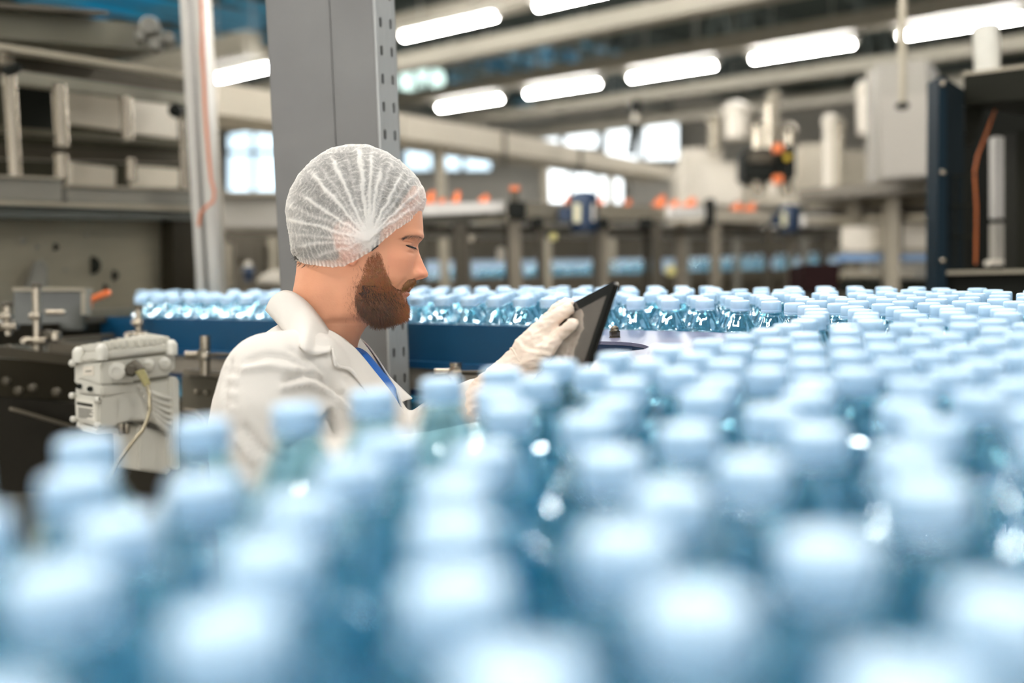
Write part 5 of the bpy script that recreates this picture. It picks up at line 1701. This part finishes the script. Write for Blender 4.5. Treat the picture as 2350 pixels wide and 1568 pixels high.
# grey panel and clutter between column and pillar
t = empty('grey_cabinet', P(570, 520, 4.6), 'low grey cabinet between aluminium column and pillar', 'cabinet')
MB().pslab(rect(500, 448, 645, 524), 4.6, .3).build('body', mat('warm_grey_paint', srgb(150, 145, 136), .55, .05, .06, 3), t, bevel=.006)
MB().pslab(rect(500, 440, 645, 448), 4.55, .35).build('top', STEEL, t)
t = empty('valve_assembly', P(570, 655, 4.2), 'blurred pipe valves with blue handle behind the bottles', 'valve')
for x, y0, y1, r_ in ((520, 560, 660, .03), (600, 565, 660, .03), (628, 545, 640, .025)):
    MB().cyl(P(x, y1, 4.4), P(x, y0, 4.4), r_, n=14).build('pipe', STEELD if x == 600 else STEEL, t, smooth=True)
MB().pslab(rect(500, 590, 645, 606), 4.5, .06).build('manifold', STEELD, t)
MB().lathe(P(570, 646, 4.1), CU, [(.016, 0), (.018, .03), (.026, .04), (.02, .06)], 14).build('blue_handle', BLUEM, t, smooth=True)
MB().lathe(P(570, 628, 4.1), CU, [(.014, 0), (.016, .03), (.01, .05)], 14).build('valve_cap', OFFW, t, smooth=True)
MB().slab([P(582, 648, 4.0), P(610, 622, 4.0), P(645, 618, 4.0), P(645, 652, 4.0)], .1).build('white_cover', OFFW, t, bevel=.01)
MB().pslab(rect(495, 524, 650, 670), 5.2, .1).build('backing', STEELD, t)

# ------------------------------------------------------------------ left infeed conveyor and gearmotor
t = empty('infeed_conveyor', P(180, 1100, 2.2), 'dark steel infeed conveyor with chrome rail posts in front of the packing machine', 'conveyor')
def ibar(p, q, w_, h_, m, nm):
    return MB().bar(P(*p), P(*q), w_, h_).build(nm, m, t)
WARM = mat('warm_steel', srgb(112, 104, 90), .4, .4, .15, 5)
ibar((-60, 772, 2.15), (312, 756, 2.66), .02, .045, DST, 'upper_beam')
ibar((140, 722, 2.45), (308, 713, 2.7), .03, .012, WARM, 'guide_rail')
ibar((190, 735, 2.4), (308, 728, 2.62), .03, .016, STEELD, 'guide_rail')
ibar((140, 780, 2.3), (280, 768, 2.5), .02, .010, WARM, 'guide_rail')
ibar((110, 800, 2.2), (300, 812, 2.3), .02, .03, WARM, 'side_plate')
MB().slab([P(110, 790, 2.24), P(330, 800, 2.35), P(330, 850, 2.35), P(110, 840, 2.24)], .04).build('bed_plate', DST, t)
ibar((-60, 800, 2.05), (200, 830, 2.2), .02, .022, STEELD, 'side_plate')
MB().slab([P(-60, 818, 2.1), P(200, 836, 2.25), P(200, 925, 2.25), P(-60, 905, 2.1)], .05).build('chain_housing', DST, t)
MB().slab([P(-60, 905, 2.12), P(520, 960, 2.3), P(520, 1130, 2.3), P(-60, 1130, 2.12)], .05).build('lower_housing', mat('near_black_steel', srgb(30, 27, 20), .5, .3, .3, 5), t)  # housing in one very dark base colour
MB().slab([P(30, 935, 2.08), P(200, 985, 2.2), P(200, 992, 2.2), P(30, 943, 2.08)], .02).build('edge_strip', WARM, t)
MB().slab([P(415, 860, 2.15), P(520, 872, 2.15), P(525, 1060, 2.15), P(418, 1060, 2.15)], .08).build('drive_plate', mat('drive_plate', srgb(92, 86, 72), .45, .3, .2, 5), t, bevel=.003)
MB().slab([P(420, 848, 2.12), P(520, 858, 2.12), P(520, 868, 2.12), P(420, 860, 2.12)], .10).build('top_flange', WARM, t)
for x, y in ((452, 900), (475, 902)): MB().lathe(P(x, y, 2.14), -CF, [(.006, -.004), (.006, .006), (.003, .009)], 10).build('bolt', CHROME, t, smooth=True)
for x, y in ((15, 875), (75, 890), (130, 900), (20, 800), (43, 897)): MB().lathe(P(x, y, 2.1), -CF, [(.009, -.004), (.009, .006), (.004, .009)], 10).build('bolt', STEELD, t, smooth=True)
mbw = MB(); mbw.tube([P(425, 940, 2.1), P(450, 945, 2.08), (P(470, 965, 2.08)), P(478, 1000, 2.08)], .005, 8); mbw.build('hydraulic_line', CHROME, t, smooth=True)
mbw = MB(); mbw.tube([P(422, 955, 2.1), P(445, 962, 2.08), (P(460, 980, 2.08)), P(466, 1010, 2.08)], .005, 8); mbw.build('hydraulic_line', STEELD, t, smooth=True)
for x, y0, y1, D in ((84, 655, 832, 2.2), (318, 705, 795, 2.35), (17, 698, 770, 2.2)):
    MB().cyl(P(x + 2, y1, D), P(x, y0, D), .0095, n=14).build('post', CHROME, t, smooth=True)
    MB().lathe(P(x, y0, D), CU, [(.012, -.006), (.012, .002), (.008, .006)], 14).build('post_cap', STEELD, t, smooth=True)
    c = P(x, y0 + (y1-y0)*.72, D - .02)
    MB().cyl(c - CR*.022, c + CR*.022, .009, n=12).build('clamp', CHROME, t, smooth=True)
    MB().lathe(c - CR*.018 - CF*.012, -CF, [(.007, 0), (.009, .004), (.006, .012)], 10).build('clamp_bolt', CHROME, t, smooth=True)
    c = P(x, y0 + (y1-y0)*.40, D - .02)
    MB().cyl(c - CR*.014, c + CR*.01, .008, n=12).build('clamp', CHROME, t, smooth=True)
MB().cyl(P(106, 717, 2.15), P(150, 717, 2.15), .006, n=12).build('cross_rod', CHROME, t, smooth=True)
for x, y in ((340, 735), (335, 760)): MB().cyl(P(x - 8, y, 2.5), P(x + 10, y, 2.5), .012, n=12).build('clamp', CHROME, t, smooth=True)
MB().slab([P(330, 738, 2.6), P(372, 738, 2.6), P(372, 800, 2.6), P(330, 800, 2.6)], .04).build('end_bracket', DST, t)
for i, (x, y) in enumerate(((112, 768), (128, 770), (262, 790), (250, 800), (275, 786))):
    MB().lathe(P(x, y, 2.2), CU, [(.014, -.01), (.014, .006), (.007, .010)], 10).build('roller_end', CHROME if i % 2 else STEELD, t, smooth=True)
# dark transparent guard box
t = empty('guard_box', P(110, 756, 2.35), 'smoked plastic guard box with steel edge on the infeed conveyor', 'guard')
MB().pslab(rect(30, 668, 190, 758), 2.38, .03).build('cover', mat('smoked_plastic', srgb(78, 80, 74), .2, .1, .15, 6), t, bevel=.004)
MB().pslab(rect(186, 664, 197, 722), 2.35, .03).build('steel_edge', STEEL, t)
MB().pslab(rect(28, 660, 194, 668), 2.35, .05).build('top_edge', STEEL, t)
t = empty('orange_lever', P(200, 700, 2.5), 'bright orange lever behind the smoked guard box', 'lever')
MB().slab([P(198, 684, 2.5), P(246, 664, 2.5), P(251, 676, 2.5), P(200, 697, 2.5)], .02).build('grip', ORANGE, t, bevel=.003)
MB().slab([P(198, 686, 2.5), P(206, 684, 2.5), P(205, 707, 2.5), P(199, 707, 2.5)], .018).build('stem', ORANGE, t)

def gearmotor():
    D0 = 1.78
    gm = mat('motor_grey_paint', srgb(196, 193, 182), .42, 0, .04, 14)
    gs = mat('motor_gasket', srgb(120, 116, 104), .6, 0, .05, 14)
    root = empty('gearmotor', P(300, 1090, D0), 'light grey gearmotor with ribbed lid, nameplate and cable gland', 'motor')
    f = lambda x: 1/np.interp(x, [150, 232, 425], [1/(D0 + .07), 1/D0, 1/(D0 + .13)])     # vertical corner towards the camera at x = 232
    def q(pts, m, nm, th, dd=0.0, bev=.0025, par=None): return MB().slab([P(x, y, f(x) + dd) for x, y in pts], th).build(nm, m, par or root, bevel=bev)
    # electronics box: long face, end face, gasket line and lid
    q([(233, 832), (403, 812), (403, 848), (390, 854), (390, 862), (233, 884)], gm, 'terminal_box', .10)
    q([(174, 838), (232, 832), (232, 884), (178, 866)], gm, 'box_end', .08)
    q([(234, 826), (402, 806), (402, 813), (234, 833)], gs, 'gasket', .09, .003, 0)
    lid = q([(232, 806), (404, 790), (406, 806), (232, 827)], gm, 'lid', .012, -.004, .004)
    q([(172, 815), (231, 806), (231, 827), (172, 836)], gm, 'lid_end', .012, -.004, .004)
    top = [P(172, 814, f(172)), P(232, 806, f(232)), P(404, 790, f(404)), P(344, 778, f(404) + .07)]
    MB().slab(top, .012, away=-CU).build('lid_top', gm, lid, bevel=.002)
    for k in range(10):
        t_ = (k + .6)/10.6
        a_ = top[1].lerp(top[2], t_) + CU*.004; b_ = top[0].lerp(top[3], t_) + CU*.004
        MB().bar(a_.lerp(b_, .02) + CU*.004, a_.lerp(b_, .92) + CU*.004, .0062, .014).build('cooling_rib', gm, lid, bevel=.002)
    for x, y in ((180, 812), (233, 806), (394, 795)):
        MB().lathe(P(x, y, f(x) - .005), CU, [(.0105, -.016), (.0105, .004), (.006, .011), (.003, .013)], 14).build('lid_screw', gm, lid, smooth=True)
    for x, y, r_ in ((268, 852, .0145), (340, 838, .0105), (379, 834, .0105)):
        MB().lathe(P(x, y, f(x) - .001), -CF + CR*.3, [(r_*1.15, 0), (r_*1.15, .003), (r_, .0035), (r_, .008), (r_*.5, .010), (r_*.45, .007)], 18).build('blanking_plug', gm, root, smooth=True)
    MB().lathe(P(168, 834, f(172)), -CR, [(.006, -.006), (.007, .004), (.004, .007)], 12).build('side_screw', gm, root, smooth=True)
    q([(190, 843), (214, 840), (214, 862), (190, 862)], OFFW, 'small_label', .002, -.003, 0)
    q([(196, 851), (208, 850), (208, 853), (196, 854)], gs, 'small_print', .001, -.0045, 0)
    # motor body with a shadow gap under the box
    q([(234, 884), (392, 862), (392, 868), (234, 891)], gs, 'gasket', .09, .004, 0)
    q([(234, 890), (390, 868), (410, 866), (414, 1000), (352, 968), (300, 966), (236, 992)], gm, 'motor_body', .10, .004, .004)
    q([(176, 870), (233, 886), (234, 908), (178, 902)], gm, 'neck_cover', .07, -.002)
    pl = q([(169, 905), (226, 912), (226, 984), (172, 966)], gm, 'plate_cover', .04, -.010, .004)
    q([(180, 972), (224, 985), (222, 1000), (184, 990)], gm, 'lower_cover', .05, -.006, .003)
    q([(175, 914), (216, 920), (219, 968), (178, 956)], mat('nameplate_white', srgb(214, 210, 198), .5, 0, .02, 10), 'nameplate', .002, -.0125, 0, pl)
    INK = mat('nameplate_ink', srgb(58, 56, 50), .6, 0, .1, 10)
    q([(176, 922), (212, 928), (212, 935), (176.5, 929)], INK, 'black_band', .001, -.0137, 0, pl)
    for k in range(7):
        y = 935 + k*3.4; w_ = [34, 30, 35, 26, 34, 31, 20][k]
        q([(179, y), (179 + w_, y + w_*.16), (179 + w_, y + w_*.16 + 1.5), (179, y + 1.5)], INK, 'print_line', .0008, -.0136, 0, pl)
    for x, y in ((183, 887), (207, 893)): MB().lathe(P(x, y, f(x) - .005), -CF, [(.005, -.002), (.005, .003)], 12).build('vent_hole', BLACK, root)
    for x, y in ((167, 908), (170, 962), (224, 918), (224, 976)): MB().lathe(P(x, y, f(max(x, 172)) - .012), -CF - CR*.3, [(.0055, -.004), (.006, .004), (.003, .007)], 10).build('cover_screw', gm, root, smooth=True)
    # curved cooling fins
    for k in range(6):
        pts = []
        for i in range(12):
            tt = i/11
            x = 318 + k*5.5 + 88*tt*(1 - .05*k); y = 884 + k*12 + (34 + 4*k)*(1 - (1 - tt)**2.2)*.9
            x = min(x, 402)
            pts.append(P(x, y, f(x) - .001))
        MB().tube(pts, [.0034]*3 + [.0052]*9, 8).build('curved_fin', gm, root, smooth=True)
    q([(392, 862), (413, 868), (418, 1080), (394, 1075)], gm, 'flange', .10, -.008, .004)
    q([(318, 975), (394, 1000), (394, 1090), (318, 1080)], gm, 'lower_body', .10, .012, .005)
    # gland and braided cable
    g0 = P(301, 849, f(301) - .003)
    MB().lathe(g0, -CF + CR*.35, [(.012, 0), (.0135, .002), (.0135, .012), (.011, .014), (.011, .022), (.008, .026)], 6).build('cable_gland', STEELD, root)
    MB().lathe(P(315, 843, f(315) - .024), CR*.7 - CU*.6 - CF*.2, [(.009, -.012), (.010, .004), (.008, .012)], 14).build('elbow_fitting', STEELD, root, smooth=True)
    mb = MB(); mb.tube([P(318, 847, f(318) - .03), P(328, 862, f(328) - .03), P(338, 884, f(338) - .03)], [.0085, .008, .0065], 12)
    mb.build('cable_sleeve', mat('braided_yellow', srgb(176, 168, 120), .5, 0, .2, 200), root, smooth=True)
    mb = MB(); mb.tube([P(338, 884, f(338) - .03), P(343, 905, 1.76), P(344, 940, 1.75), P(338, 965, 1.74), P(325, 990, 1.72), P(300, 1020, 1.68), P(270, 1060, 1.62), P(240, 1110, 1.56)], .0036, 10)
    mb.build('cable', mat('braided_steel_cable', srgb(140, 130, 106), .4, .3, .2, 200), root, smooth=True)
    for x in (278, 290): MB().lathe(P(x, 972, f(x)), -CU, [(.006, 0), (.006, .016), (.004, .02)], 8).build('drain_plug', CHROME, root, smooth=True)
    MB().slab([P(240, 985, 1.95), P(420, 1005, 1.95), P(420, 1180, 1.95), P(240, 1180, 1.95)], .05).build('bracket', DST, root)
gearmotor()
# blue post at the man's back with chrome fitting
t = empty('valve_post', P(465, 1160, 1.95), 'dark post with brass fitting just behind the man\'s back', 'post')
MB().pslab(rect(438, 1050, 495, 1200), 2.0, .06).build('post', BLUED, t, bevel=.004)
MB().pslab(rect(440, 1040, 480, 1062), 1.97, .06).build('black_cover', BLACK, t, bevel=.004)
MB().cyl(P(465, 1130, 1.95), P(466, 1068, 1.95), .008, n=12).build('brass_tube', mat('brass', srgb(150, 126, 84), .3, .8, .1, 10), t, smooth=True)
MB().cyl(P(432, 1062, 1.96), P(496, 1066, 1.96), .004, n=10).build('steel_rod', CHROME, t, smooth=True)

# plinths and legs that carry the machines down to the floor
def plinth(root, pts, ztop, m, nm):
    """pts: ground outline given by photo pixels and depth"""
    g = [P(*p) for p in pts]
    return MB().slab([(q.x, q.y, ztop) for q in g], ztop, away=(0, 0, -1)).build(nm, m, root)
bmach = bpy.data.objects['black_machine']
plinth(bmach, [(2165, 720, 2.99), (2390, 720, 2.83), (2390, 720, 3.5), (2180, 720, 3.55)], P(2250, 718, 2.9).z, BLK2, 'plinth')
pmach = bpy.data.objects['packing_machine']
plinth(pmach, [(-40, 735, DL(-40) + .04), (446, 735, DL(446) + .04), (440, 735, DL(440) + .9), (-20, 735, DL(-20) + .9)], P(200, 734, 2.95).z, STEELG, 'plinth')
icv = bpy.data.objects['infeed_conveyor']
for x, D in ((-20, 2.2), (160, 2.3), (330, 2.36), (470, 2.3)):
    p = P(x, 1120, D); MB().bar((p.x, p.y, 0), (p.x, p.y, p.z), .05, .05).build('leg', STEELD, icv)
gmo = bpy.data.objects['gearmotor']
p = P(330, 1170, 1.98); MB().bar((p.x, p.y, 0), (p.x, p.y, p.z), .08, .08).build('pedestal', STEELD, gmo)
vp = bpy.data.objects['valve_post']
p = P(466, 1190, 2.03); MB().bar((p.x, p.y, 0), (p.x, p.y, p.z), .045, .045).build('lower_post', BLUED, vp)
cap_m = bpy.data.objects['capping_machine']
for x, D in ((1572, 8.02), (1690, 8.02), (1845, 8.42), (2008, 8.42)):
    p = P(x, 462, D); MB().bar((p.x, p.y, 0), (p.x, p.y, p.z), .05, .05).build('leg', STEELG, cap_m)
